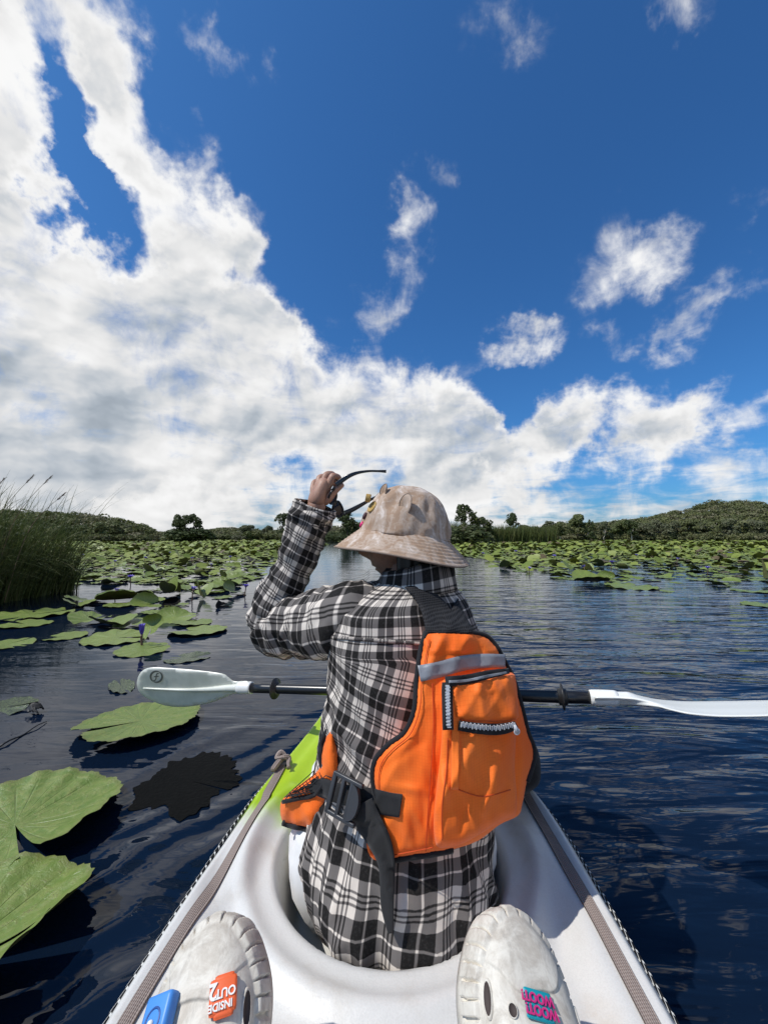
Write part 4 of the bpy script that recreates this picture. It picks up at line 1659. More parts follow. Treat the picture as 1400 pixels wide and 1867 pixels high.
def teeth(path, w, dfn, lift, parent, step=2.4):
    P = catmull([(x, y, 0) for x, y in path], 20)
    acc, last, items, k = 0, P[0], [], 0
    for i in range(1, len(P)):
        acc += (P[i] - P[i - 1]).length
        if acc >= step:
            acc = 0
            k += 1
            t = (P[i] - P[i - 1]).normalized()
            s = Vector((-t.y, t.x, 0))
            p = P[i] + s * (w * .09 * (1 if k % 2 else -1))
            c = at(p.x, p.y, dfn(p.x, p.y) - lift)
            ang = math.atan2(-t.y, t.x)
            items.append(box_np(tuple(c), step * .36 / 850, .0012, w * .30 / 850, Matrix.Rotation(-ang, 3, 'Y')))
    v, f = join_np(items)
    o = part('zip_teeth', mesh_np('zip_teeth', v, f, False), m_zip, parent)
    o['kind'] = 'stuff'
    return o


teeth([(818, 1328), (817, 1300), (816, 1270), (816, 1250)], 9, dz_, .0085, pk)
ribbon_px('zip_edge', [(818, 1243), (850, 1241), (888, 1233), (924, 1226)], [5, 5, 5, 4], dz_, .0095, .002, pk, m_tape, 6)
teeth([(838, 1320), (870, 1325), (905, 1327), (938, 1321)], 10, lambda x, y: dpocket(x, y) - .016, .0115, pk)
# zip pull
zp_ = [at(x, y, dpocket(x, y) - .032) for x, y in [(938, 1322), (940, 1328), (942, 1334)]]
puller = part('zip_pull', tube_mesh('zip_pull', zp_, [.002, .0035, .0045], 8), m_zip, pk)
rg = catmull([at(942 + 4.5 * math.cos(k * math.pi / 4), 1334 + 5.0 * math.sin(k * math.pi / 4), dpocket(942, 1334) - .034) for k in range(8)], 3, True)
part('pull_ring', tube_mesh('pull_ring', rg + [rg[0]], .0013, 6), m_zip, pk)

# stitched seams
m_seam_o, _, _ = mat('orange_thread', (.52, .06, .004), .8)
for pts, fn in (([(783, 1166), (776, 1200), (769, 1240), (765, 1292), (748, 1338), (716, 1366), (696, 1392), (690, 1430), (697, 1470)], dpp),
                ([(788, 1246), (790, 1320), (786, 1400), (780, 1480), (776, 1552)], dpp),
                ([(690, 1508), (675, 1535), (684, 1562), (740, 1555), (790, 1545)], dpp),
                ([(816, 1346), (814, 1400), (806, 1470), (806, 1532)], lambda x, y: dpocket(x, y) - .0135),
                ([(836, 1440), (880, 1452), (930, 1440)], lambda x, y: dpocket(x, y) - .0135),
                ([(838, 1262), (880, 1254), (930, 1243)], lambda x, y: dpocket(x, y) - .0225)):
    px_tube('stitching', pts, fn, .0009, pan, m_seam_o, .0012, 8, False, 5)

# black padded mesh over the shoulders


def dshirt(px, py):
    return hit_depth(torso_bvh, px, py, .86)


def dstrap(px, py):
    t = float(sstep(py, 1100, 1150))
    r = ray(px, py).normalized()
    h = torso_bvh.ray_cast(CP, r)
    d = h[0].y if h[0] is not None else .90
    return min(d - .012, .93) * (1 - t) + t * min(d - .012, dpanel(px, py) - .004)


STR = [(737, 1070), (758, 1066), (794, 1080), (812, 1098), (822, 1112), (835, 1090), (842, 1110), (862, 1146), (872, 1158), (830, 1158), (776, 1158), (774, 1140), (769, 1117), (755, 1090)]
part('shoulder_strap', patch('shoulder_strap', loop_px(STR, 4, False), dstrap, .012, 6.0, 8.0, .006), m_mesh_net, jacket)
# straps going over both shoulders to the front panels
for sgn, pts in ((-1, [(.072, .868, .728), (.062, .912, .764), (.045, .96, .752), (.02, 1.01, .70), (.01, 1.04, .62)]), (1, [(.118, .885, .715), (.128, .93, .738), (.122, .985, .722), (.11, 1.03, .68), (.10, 1.05, .62)])):
    P = catmull([Vector(p) for p in pts], 8)
    Pq, T, N, Bn = frames(P)
    V = []
    for i, p in enumerate(Pq):
        out = Vector((0, -.02, .06)).normalized() if i < 0 else (Vector((p.x, p.y, p.z)) - Vector((.06, .94, .6))).normalized()
        s = T[i].cross(out).normalized()
        for (a, h) in ((-.027, 0), (-.024, .009), (0, .011), (.024, .009), (.027, 0), (.02, -.006), (-.02, -.006)):
            V.append(tuple(p + s * a + out * h))
    F = grid_faces(len(Pq), 7, True)
    me = mesh_np('shoulder_strap', V, F)
    set_uv(me, [(v[0], v[2]) for v in V])
    part('shoulder_strap', me, m_mesh_net, jacket)

# front panels wrapped round the chest
FP = [(.26, .075, .90, .205, .185, 22), (.36, .075, .905, .20, .182, 24), (.5, .07, .915, .185, .17, 25), (.60, .06, .925, .15, .15, 26), (.66, .055, .935, .12, .14, 26)]
FV, FZ, FT = loft(FP, 30, 96, 2.4)
for a0, a1 in ((34, 47), (49, 64), ):
    pass
for lo_, hi_ in ((-2, 21), (25, 38)):
    sl_ = FV[:, [i % 96 for i in range(lo_ + 2, hi_ + 2)]]
    nr_, nc_ = sl_.shape[:2]
    cen = np.array([.075, .91, 0])
    inn = sl_.copy()
    inn[..., :2] = cen[:2] + (sl_[..., :2] - cen[:2]) * .86
    F = grid_faces(nr_, nc_)
    T = np.concatenate([F[:, [0, 1, 2]], F[:, [0, 2, 3]]])
    v, f = thicken(sl_.reshape(-1, 3), inn.reshape(-1, 3), T)
    part('front_panel', mesh_np('front_panel', v, f), m_vest, jacket)

# side pouch of the front panel showing at the left hip, with a black net pocket


def dside(px, py):
    return .822 + (600 - px) * .0006 - .012 * math.sin((py - 1330) / 60) - vfold(px * 1.3, py) * 1.5


SIDE = [(597, 1333), (608, 1330), (614, 1360), (620, 1400), (618, 1440), (606, 1478), (590, 1506), (576, 1518), (548, 1510), (518, 1502), (511, 1470), (522, 1450), (556, 1424), (582, 1402), (586, 1375)]
sp_ = part('side_pouch', patch('side_pouch', loop_px(SIDE, 4), dside, .05, 6.0, 16.0, .022), m_vest, jacket)
px_tube('binding', [(516, 1500), (534, 1506), (552, 1509), (572, 1516), (590, 1506), (606, 1480)], lambda x, y: dside(x, y) - .012, .0055, sp_, m_piping)
px_tube('binding', [(588, 1398), (585, 1372), (590, 1345), (600, 1331)], lambda x, y: dside(x, y) - .002, .006, sp_, m_piping)
# net: crossing threads over the pouch
net = []
dn = lambda x, y: dside(x, y) - .026
for k in range(9):
    x0 = 520 + k * 8
    net.append(tube([at(x, y, dn(x, y)) for x, y in [(x0, 1458 - k * 4.4), (x0 + 10, 1446 - k * 4), (x0 + 26, 1440 - k * 2.5)]], .0009, 5)[:2])
for k in range(7):
    net.append(tube([at(x, y, dn(x, y)) for x, y in [(519 + k * 3, 1454 + k * -.5), (545 + k * 3, 1430 + k * 2.5), (574 + k * 2.5, 1404 + k * 6)]], .0009, 5)[:2])
for k in range(10):
    net.append(tube([at(x, y, dn(x, y)) for x, y in [(528 + k * 6, 1444 - k * 4), (534 + k * 6, 1452 - k * 3.2), (543 + k * 5, 1458 - k * 2)]], .0008, 5)[:2])
v, f = join_np(net)
o = part('net', mesh_np('net', v, f), m_piping, sp_)
o['kind'] = 'stuff'
px_tube('binding', [(516, 1462), (545, 1456), (572, 1450), (590, 1430)], lambda x, y: dside(x, y) - .024, .0038, sp_, m_piping)

# right hip: the black side of the front panel
RS = [(966, 1352), (978, 1362), (985, 1392), (983, 1428), (962, 1446), (940, 1462), (938, 1440), (950, 1410), (958, 1380)]
part('side_panel', patch('side_panel', loop_px(RS, 4), lambda x, y: .89 + .0004 * (y - 1400), .14, 6, 14, .02), m_black_cloth, jacket)

# belt, buckle and the loose end
dbelt = lambda x, y: min(dshirt(x, y), .86) - .016
ribbon_px('belt', [(566, 1432), (590, 1438), (615, 1446), (640, 1452), (672, 1457), (705, 1466), (731, 1470)], [22, 34, 36, 38, 40, 42, 42], lambda x, y: min(dbelt(x, y), dside(x, y) - .024 if x < 622 else 9, dpanel(x, y) - .016 if x > 684 else 9), .002, .003, jacket, m_black_cloth, 8)
bk_d = lambda x, y: min(dbelt(x, y), .82) - .014
c0 = at(632, 1454, bk_d(632, 1454))
bq = (at(660, 1470, bk_d(660, 1470)) - at(606, 1440, bk_d(606, 1440)))
xax = bq.normalized()
yax = (at(622, 1478, bk_d(622, 1478) - .004) - at(642, 1422, bk_d(642, 1422))).normalized()
nax = xax.cross(yax).normalized()
yax = nax.cross(xax)
BM = Matrix((xax, yax, nax)).transposed()
if nax.dot(CP - c0) < 0:
    nax = -nax
bitems = []
for (ox, oy, hx, hy) in ((0, -.029, .030, .0035), (0, .029, .030, .0035), (-.028, 0, .004, .032), (-.008, 0, .0035, .029), (.010, 0, .0035, .029)):
    bitems.append(bevel_box('x', c0 + BM @ Vector((ox, oy, 0)) + nax * .006, hx, hy, .0045, BM, .002))
bm = bmesh.new()
for m_ in bitems:
    bm.from_mesh(m_)
    bpy.data.meshes.remove(m_)
me = bpy.data.meshes.new('buckle')
bm.to_mesh(me)
bm.free()
for p in me.polygons:
    p.use_smooth = True
bu = part('buckle', me, m_buckle, jacket)
# half-round lever of the buckle
hr = [(0, -.027)] + [(.018 * math.sin(math.pi * k / 14), -.027 * math.cos(math.pi * k / 14)) for k in range(1, 14)] + [(0, .027)]
P, T, d = fill(hr, .006)
fr = np.array([tuple(c0 + BM @ Vector((.013 + p[0], p[1], 0)) + nax * .012) for p in P])
v, f = thicken(fr, fr - np.array(tuple(nax * .008)), T if nax.dot(BM @ Vector((0, 0, 1))) > 0 else T[:, ::-1])
part('buckle_lever', mesh_np('buckle_lever', v, f, False), m_buckle, bu)


def dtail(x, y):
    if y < 1500:
        return min(dbelt(x, y), dpanel(x, y) - .016) - .008
    return min(dshirt(x, y) - .012, dpanel(x, min(y, 1570)) - .020 if y < 1580 else 9)


ribbon_px('belt_tail', [(655, 1468), (672, 1500), (692, 1536), (704, 1572), (706, 1610), (706, 1650), (712, 1702)], [52, 48, 42, 32, 27, 24, 9], dtail, .004, .003, jacket, m_black_cloth, 9, 7)

# ------------------------------------------------------------------ bucket hat
m_hat, n, b = mat('tan_corduroy', (.33, .25, .18), .85, .15)
tcn = n.new('ShaderNodeTexCoord')
c1 = n.noise(n.mapping(tcn.outputs['Object'], (1, 1, .35), (R(20), 0, R(10))), 26, 5, .62, .9)
c2 = n.noise(tcn.outputs['Object'], 60, 4, .6, 1.5)
bl = n.math('ADD', n.math('MULTIPLY', c1.outputs[0], .75), n.math('MULTIPLY', c2.outputs[0], .3))
hc = n.mix(n.ramp(bl, .44, .56), (.33, .225, .155), (.43, .335, .265))
hc = n.mix(n.ramp(bl, .56, .66), hc, (.58, .50, .44))
n.put(b.inputs['Base Color'], hc)
wv = n.noise(tcn.outputs['Object'], 900, 2, .5)
bump(n, b, n.math('ADD', wv.outputs[0], n.math('MULTIPLY', c2.outputs[0], 1.5)), .3, .002)
HT = at(737, 974, .985)
hat = empty('bucket_hat', HT, 'tan mottled bucket hat with small sewn ears and wooden button eyes on the person', 'hat')
tilt = Matrix.Rotation(R(7.5), 4, 'Y') @ Matrix.Rotation(R(-2), 4, 'X')
HROT4 = Matrix.Translation(HT) @ tilt
CR = [(-.010, .1115, 0), (.0, .1105, 0), (.02, .1075, 0), (.045, .1005, 0), (.068, .090, 0), (.088, .0765, 0), (.102, .060, 0), (.111, .043, 0), (.117, .022, 0), (.1185, .004, 0)]
seg = 120


def hat_r(z):
    return float(interp([(a, b_) for a, b_, _ in CR], z)[0, 0])


def hat_dent(a, z):
    return .0032 * (1 - 2 * abs(mnoise.noise(Vector((math.cos(a) * 3.4 + 5, math.sin(a) * 3.4, z * 20))))) + .0045 * mnoise.noise(Vector((math.cos(a) * 2.2, math.sin(a) * 2.2, z * 26))) + .0016 * math.sin(3 * a + z * 40)


V, U = [], []
zs = np.concatenate([np.linspace(-.010, .09, 26), np.linspace(.09, .117, 14)[1:], [.1185]])
for z in zs:
    for k in range(seg):
        a = 2 * math.pi * k / seg
        # pressed panel seams: four of them
        sd = min(abs(((a - R(-98 + 90 * q) + math.pi) % (2 * math.pi)) - math.pi) for q in range(4))
        r = hat_r(z) + hat_dent(a, z) - .0016 * math.exp(-(sd / .012) ** 2) + .0011 * math.exp(-((sd - .035) / .02) ** 2)
        V.append((r * math.cos(a), r * math.sin(a) * 1.02, z))
F = grid_faces(len(zs), seg, True)
n0 = len(V)
V.append((0, 0, .1188))
last = (len(zs) - 1) * seg
tri = np.array([(last + k, last + (k + 1) % seg, n0) for k in range(seg)])
V = np.array(V)


def to_hat(V):
    M = np.array(HROT4)
    return np.asarray(V) @ M[:3, :3].T + M[:3, 3]


crown = part('crown', mesh_np('crown', to_hat(V), [F, tri]), m_hat, hat)
md = crown.modifiers.new('thickness', 'SOLIDIFY')
md.thickness = .003
md.offset = -1
# brim with rows of stitching
V = []
rows = 40
for j in range(rows + 1):
    t = j / rows
    for k in range(seg + 40):
        a = 2 * math.pi * k / (seg + 40)
        wave = .0055 * t * math.sin(2 * a + 1.0) + .004 * t * math.sin(3 * a + .4)
        st = .0014 * (1 if (t * 8) % 1 < .22 and t > .08 else 0)
        r = .1115 + .052 * t + .002 * math.sin(4 * a)
        z = -.004 - .050 * t ** 1.08 + wave - st
        V.append((r * math.cos(a), r * math.sin(a), z))
brim = part('brim', mesh_np('brim', to_hat(V), grid_faces(rows + 1, seg + 40, True)[:, ::-1]), m_hat, hat)
md = brim.modifiers.new('thickness', 'SOLIDIFY')
md.thickness = .0035
md.offset = -1
pth = to_hat([((.1125) * math.cos(2 * math.pi * k / 90), (.1125) * math.sin(2 * math.pi * k / 90), -.0045) for k in range(91)])
part('band_seam', tube_mesh('band_seam', [Vector(p) for p in pth], .0014, 6), m_hat, hat)
m_seam = cloth_material('hat_edge', (.24, .18, .14), None, .8)
pth = []
for k in range(121):
    a = 2 * math.pi * k / 120
    wave = .0055 * math.sin(2 * a + 1.0) + .004 * math.sin(3 * a + .4)
    r = .1635 + .002 * math.sin(4 * a)
    pth.append((r * math.cos(a), r * math.sin(a), -.0545 + wave))
part('edge_binding', tube_mesh('edge_binding', [Vector(p) for p in to_hat(pth)], .0022, 6), m_seam, hat)


def crown_hit(px, py):
    bv = BVHTree.FromPolygons([Vector(p) for p in to_hat(Vcrown)], [tuple(int(x) for x in q) for q in Fcrown])
    r = ray(px, py).normalized()
    h = bv.ray_cast(CP, r)
    return h[0], h[1]


Vcrown, Fcrown = [], grid_faces(len(zs), seg, True)
for z in zs:
    for k in range(seg):
        a = 2 * math.pi * k / seg
        r = hat_r(z)
        Vcrown.append((r * math.cos(a), r * math.sin(a) * 1.02, z))


def frame_on_crown(px, py):
    p, nr_ = crown_hit(px, py)
    if p is None:
        p, nr_ = at(px, py, .93), Vector((-1, 0, .2)).normalized()
    if nr_.dot(CP - p) < 0:
        nr_ = -nr_
    up = (Vector((0, 0, 1)) - nr_ * nr_.z).normalized()
    xa = up.cross(nr_).normalized()
    return p, Matrix((xa, up, nr_)).transposed()


def ear(px, py, sc, face):
    """a stuffed half-round ear standing off the crown"""
    p, M0 = frame_on_crown(px, py)
    nE = Vector(face).normalized()
    up = (Vector((.12, 0, 1)) - nE * nE.dot(Vector((.12, 0, 1)))).normalized()
    M = Matrix((up.cross(nE).normalized(), up, nE)).transposed()
    outl = []
    for k in range(28):
        a = 2 * math.pi * k / 28
        x, y = math.cos(a) * .0155, math.sin(a) * .025
        if y < 0:
            x *= 1 - .45 * (y / .025) ** 2
        outl.append((x * sc, y * sc))
    P, T, d = fill(outl, .004)
    c = p + M0 @ Vector((0, 0, .004))
    h = [.0045 * math.sqrt(min(1, dd / .006)) * sc for dd in d]
    dish = [.006 * (q[0] / (.0155 * sc)) ** 2 for q in P]
    fr = np.array([tuple(c + M @ Vector((q[0], q[1], e + .5 * z))) for q, z, e in zip(P, h, dish)])
    bk = np.array([tuple(c + M @ Vector((q[0], q[1], e - .9 * z - .001))) for q, z, e in zip(P, h, dish)])
    v, f = thicken(fr, bk, T)
    part('ear', mesh_np('ear', v, f), m_hat, hat)
    rim_ = catmull([c + M @ Vector((q[0], q[1], .006 * (q[0] / (.0155 * sc)) ** 2)) for q in outl], 2, True)
    part('ear_seam', tube_mesh('ear_seam', rim_ + [rim_[0]], .0011, 6), m_seam, hat)


ear(741, 922, 1.0, (-.55, -.8, .1))
ear(703, 899, .75, (-.75, -.55, .1))
m_wood, n, b = mat('button_wood', (.33, .2, .05), .4, .5)
tcn = n.new('ShaderNodeTexCoord')
wn_ = n.noise(n.mapping(tcn.outputs['Object'], (1, 6, 1)), 60, 3)
n.put(b.inputs['Base Color'], n.mix(wn_.outputs[0], (.48, .31, .09), (.34, .21, .05)))


def button(px, py, r):
    p, M = frame_on_crown(px, py)
    V = []
    pr = [(0.0, .0), (1.0, -.005), (1.06, .003), (1.04, .0058), (.92, .0066), (.80, .0056), (.4, .0052), (.001, .0052)]
    for q, z in pr[1:]:
        for k in range(28):
            a = 2 * math.pi * k / 28
            V.append(tuple(p + M @ Vector((r * q * math.cos(a), r * q * math.sin(a), z + .0008))))
    o = part('button_eye', mesh_np('button_eye', V, grid_faces(7, 28, True)), m_wood, hat)
    for s in (-1, 1):
        c = p + M @ Vector((s * r * .18, 0, .0064))
        bm = bmesh.new()
        bmesh.ops.create_uvsphere(bm, u_segments=8, v_segments=6, radius=.0014)
        bm.transform(Matrix.Translation(c))
        me = bpy.data.meshes.new('stitch')
        bm.to_mesh(me)
        bm.free()
        part('stitch', me, m_wood, o)


button(681, 926, .0135)
button(670, 908, .0095)


def badge(name, px, py, outline, h, m):
    p, M = frame_on_crown(px, py)
    P, T, d = fill(outline, .003)
    fr = np.array([tuple(p + M @ Vector((q[0], q[1], h * math.sqrt(min(1, dd / .004))))) for q, dd in zip(P, d)])
    bk = np.array([tuple(p + M @ Vector((q[0], q[1], -.004))) for q in P])
    v, f = thicken(fr, bk, T)
    part(name, mesh_np(name, v, f), m, hat)


m_nose, _, _ = mat('nose_felt', (.07, .025, .03), .7)
m_tongue, _, _ = mat('pink_felt', (.62, .03, .17), .7)
badge('nose', 664, 940, [(.0075 * math.cos(k * math.pi / 10), .009 * math.sin(k * math.pi / 10)) for k in range(20)], .003, m_nose)
badge('tongue', 658, 957, [(.006 * math.cos(k * math.pi / 10), .0075 * math.sin(k * math.pi / 10) + (.002 if k % 2 else 0)) for k in range(20)], .003, m_tongue)

# ------------------------------------------------------------------ sunglasses in the raised hand
m_frame, n, b = mat('glasses_frame', (.008, .008, .009), .22, .5)
m_lens, n, b = mat('dark_lens', (.012, .012, .015), .05, .6)
gl = empty('sunglasses', at(618, 905, 1.0), 'black sunglasses held up by one hand with both temples unfolded', 'sunglasses')


def temple(pts):
    P = catmull([at(*p) for p in pts], 8)
    Pq, T, N, Bn = frames(P)
    V, n_ = [], len(Pq)
    for i, p in enumerate(Pq):
        t = i / (n_ - 1)
        hgt = .0062 - .0035 * float(sstep(t, .15, .75)) + .0012 * float(sstep(t, .8, 1.0))
        th = .0018 + .0006 * t
        for k in range(12):
            a = 2 * math.pi * k / 12
            c, s = math.copysign(abs(math.cos(a)) ** .6, math.cos(a)), math.copysign(abs(math.sin(a)) ** .6, math.sin(a))
            V.append(tuple(p + N[i] * (c * hgt) + Bn[i] * (s * th)))
    n0 = len(V)
    V += [tuple(Pq[0]), tuple(Pq[-1])]
    base = (n_ - 1) * 12
    tri = [(n0, (k + 1) % 12, k) for k in range(12)] + [(n0 + 1, base + k, base + (k + 1) % 12) for k in range(12)]
    return part('temple', mesh_np('temple', V, [grid_faces(n_, 12, True), np.array(tri)]), m_frame, gl)


temple([(613, 884, .972), (622, 877, .970), (636, 868, .968), (652, 862, .967), (672, 859, .967), (690, 859, .968), (704, 859.5, .969)])
temple([(629, 935, 1.062), (641, 930, 1.064), (656, 922, 1.067), (672, 913, 1.072), (690, 904, 1.075), (705, 902, 1.076), (716, 908, 1.075)])
# front: two lenses and rims between the hinges
h0, h1 = at(611, 887, .974), at(629, 936, 1.060)
fx = (h1 - h0).normalized()
W_ = (h1 - h0).length
fdown = Vector((-.42, -.35, -.62))
fdown = (fdown - fx * fdown.dot(fx)).normalized()
fn = fx.cross(fdown).normalized()


def lens_loop(c, sc=1.0):
    out = []
    for k in range(28):
        a = 2 * math.pi * k / 28
        x = math.copysign(abs(math.cos(a)) ** .8, math.cos(a)) * W_ * .22
        y = math.copysign(abs(math.sin(a)) ** .85, math.sin(a)) * .016
        out.append((c + x * sc, .012 + y * sc))
    return out


def gpoint(x, y, o=0.0):
    bow = .010 * (1 - (2 * (x / W_) - 1) ** 2)
    return h0 + fx * x + fdown * y + fn * (bow + o)


for c in (W_ * .26, W_ * .74):
    lp2 = lens_loop(c)
    P, T, d = fill(lp2, .006)
    fr = np.array([tuple(gpoint(q[0], q[1], .0007)) for q in P])
    bk = np.array([tuple(gpoint(q[0], q[1], -.0007)) for q in P])
    v, f = thicken(fr, bk, T)
    part('lens', mesh_np('lens', v, f), m_lens, gl)
    lp2 = lp2 + lp2[:1]
    part('rim', tube_mesh('rim', [gpoint(x, y) for x, y in lp2], .0026, 8), m_frame, gl)
part('bridge', tube_mesh('bridge', [gpoint(W_ * (.44 + .12 * i / 8), .008 - .003 * math.sin(math.pi * i / 8)) for i in range(9)], .0024, 8), m_frame, gl)
for e, s in ((0.0, 1), (W_, -1)):
    part('hinge', tube_mesh('hinge', [gpoint(e - s * .002, .004, 0), gpoint(e + s * W_ * .05, .008, 0)], .0038, 8), m_frame, gl)


# ------------------------------------------------------------------ water lilies
m_pad, n, b = mat('lily_leaf', (.09, .17, .04), .38, .5)
uvn = n.new('ShaderNodeUVMap')
u_, v_, _ = n.sep(uvn.outputs[0])                    # u = angle in turns, v = radius 0..1
oi = n.new('ShaderNodeObjectInfo')
geo = n.new('ShaderNodeNewGeometry')
tcn = n.new('ShaderNodeTexCoord')
vein = n.math('ABSOLUTE', n.math('SUBTRACT', n.math('FRACT', n.math('MULTIPLY', u_, 22.0)), .5))
vein = n.math('MULTIPLY', n.ramp(vein, .10, .0), n.ramp(v_, .98, .5))
blot = n.noise(n.vmath('ADD', tcn.outputs['Object'], n.vmath('SCALE', (1, 1, 1), scale=n.math('MULTIPLY', oi.outputs['Random'], 50))), 9, 5, .65, .5)
spot = n.noise(tcn.outputs['Object'], 70, 3, .7)
gcol = n.mix(oi.outputs['Random'], (.10, .155, .020), (.145, .20, .034))
gcol = n.mix(n.ramp(blot.outputs[0], .35, .75), gcol, (.19, .225, .05))
gcol = n.mix(n.math('MULTIPLY', vein, .35), gcol, (.21, .255, .075))
edge_b = n.math('MULTIPLY', n.ramp(v_, .93, 1.0), .5)
gcol = n.mix(edge_b, gcol, (.12, .12, .03))
brown = n.math('MULTIPLY', n.ramp(n.math('ADD', spot.outputs[0], n.math('MULTIPLY', blot.outputs[0], .5)), .82, .96), .75)
gcol = n.mix(brown, gcol, (.09, .055, .03))
under = n.mix(n.ramp(blot.outputs[0], .4, .7), (.10, .125, .02), (.12, .08, .035))
n.put(b.inputs['Base Color'], n.mix(geo.outputs['Backfacing'], gcol, under))
n.put(b.inputs['Roughness'], n.ramp(blot.outputs[0], .3, .7, .32, .55))
b.inputs['Transmission Weight'].default_value = 0.0
bump(n, b, n.math('ADD', n.math('MULTIPLY', vein, -.8), n.math('ADD', n.math('MULTIPLY', blot.outputs[0], 2.0), n.math('MULTIPLY', spot.outputs[0], .25))), .5, .006)

m_dead, n, b = mat('blackened_leaf', (.002, .002, .002), .6, .06)
tcn = n.new('ShaderNodeTexCoord')
q = n.noise(tcn.outputs['Object'], 12, 4, .6)
n.put(b.inputs['Base Color'], n.mix(q.outputs[0], (.0015, .0015, .0015), (.004, .004, .003)))
bump(n, b, q.outputs[0], .4, .01)
m_sunk, n, b = mat('sunken_leaf', (.10, .13, .06), .25, .5)
tcn = n.new('ShaderNodeTexCoord')
q = n.noise(tcn.outputs['Object'], 16, 5, .7, .6)
n.put(b.inputs['Base Color'], n.mix(n.ramp(q.outputs[0], .4, .62), (.035, .04, .03), (.12, .15, .06)))
bump(n, b, q.outputs[0], .5, .01)
m_stem, _, _ = mat('lily_stem', (.09, .05, .03), .5)


FLIP = True


def pad_mesh(name, seed, r=1.0, rings=9, seg=72, notch=14, teeth=34, tooth=.02, ruff=.018, rim=.012, fold=0.0, curl=0.0, curl_dir=0.0, close=0.0, wav=.02, rag=0.0):
    """a toothed floating leaf with a slit; unit radius, scaled by the object. fold lifts both halves about the midrib, curl rolls one side up"""
    rs_ = random.Random(seed)
    ph = [rs_.uniform(0, 6.28) for _ in range(6)]
    V, U = [], []
    nrad = R(notch)
    for j in range(rings + 1):
        t = j / rings
        for k in range(seg + 1):
            f = k / seg
            a = nrad * .5 * (1 if j else 0) + (2 * math.pi - nrad) * f + (0 if j else nrad * .5)
            lobe = 1 + .035 * math.sin(2 * a + ph[0]) + .02 * math.sin(5 * a + ph[1])
            if rag:
                lobe *= 1 + rag * mnoise.noise(Vector((math.cos(a) * 2.3 + seed, math.sin(a) * 2.3, 1))) + rag * .6 * mnoise.noise(Vector((math.cos(a) * 7, math.sin(a) * 7 + seed, 4)))
            # rounded lobes either side of the slit
            dn = min(f, 1 - f) * (2 * math.pi - nrad)
            lobe *= 1 - .10 * math.exp(-(dn / .13) ** 2)
            tt = ((a * teeth / (2 * math.pi)) + .3 * math.sin(3 * a + ph[2])) % 1.0
            rr = t * lobe * (1 + (tooth * (1 - 2 * abs(tt - .5)) if j == rings else 0))
            x, y = rr * math.cos(a), rr * math.sin(a)
            z = ruff * t * t * math.sin(teeth * .33 * a + ph[3]) + wav * t * math.sin(2 * a + ph[4]) + wav * .8 * t * math.sin(3 * a + ph[5]) + rim * max(0, t - .72) * 3
            # midrib runs along +x through the slit: fold the halves up
            if fold:
                h = abs(y)
                z += fold * h
                y *= math.cos(min(fold, 1.2) * .7)
            if close:
                z += close * math.exp(-(dn / .35) ** 2) * t
            if curl:
                c, s = math.cos(curl_dir), math.sin(curl_dir)
                w = x * c + y * s
                if w > .05:
                    e = w - .05
                    an = min(curl * e * 1.5, 2.6)
                    nw = .05 + (math.sin(an) / (curl * 1.5) if an > 1e-3 else e)
                    z += (1 - math.cos(an)) / (curl * 1.5)
                    x += c * (nw - w)
                    y += s * (nw - w)
            V.append((x * r, y * r, z * r))
            U.append((f, t))
    me = mesh_np(name, V, grid_faces(rings + 1, seg + 1)[:, ::-1] if FLIP else grid_faces(rings + 1, seg + 1))
    set_uv(me, U)
    me.materials.append(m_pad)
    return me


PADS = {
    'flat': [pad_mesh('lily_pad', 1), pad_mesh('lily_pad', 2, notch=20, wav=.03), pad_mesh('lily_pad', 3, ruff=.03, rim=.03), pad_mesh('lily_pad', 4, notch=8, wav=.035, close=.05)],
    'dish': [pad_mesh('lily_pad', 5, fold=.25, ruff=.03), pad_mesh('lily_pad', 6, fold=.4, rim=.05), pad_mesh('lily_pad', 7, curl=.55, curl_dir=2.2, wav=.04)],
    'curled': [pad_mesh('lily_pad', 8, curl=1.3, curl_dir=1.2, fold=.15), pad_mesh('lily_pad', 9, curl=1.7, curl_dir=2.6, ruff=.03), pad_mesh('lily_pad', 10, fold=1.1, curl=.8, curl_dir=0.3)],
}
G_PAD = 'water lily pads floating on the lake'


def pad(kind, i, x, y, r, rz, label, tilt=(0, 0), z=.004, m=None, sy=1.0, group=G_PAD):
    me = PADS[kind][i % len(PADS[kind])]
    if m is not None:
        me = me.copy()
        me.materials.clear()
        me.materials.append(m)
    o = bpy.data.objects.new('lily_pad', me)
    o.location = (x, y, z)
    o.rotation_euler = (tilt[0], tilt[1], rz)
    o.scale = (r, r * sy, r)
    link(o)
    return tag(o, label, 'lily pad', group)


def pad_px(kind, i, px, py, r, rz, label, **k):
    p = atz(px, py, 0)
    return pad(kind, i, p.x, p.y, r, rz, label, **k)


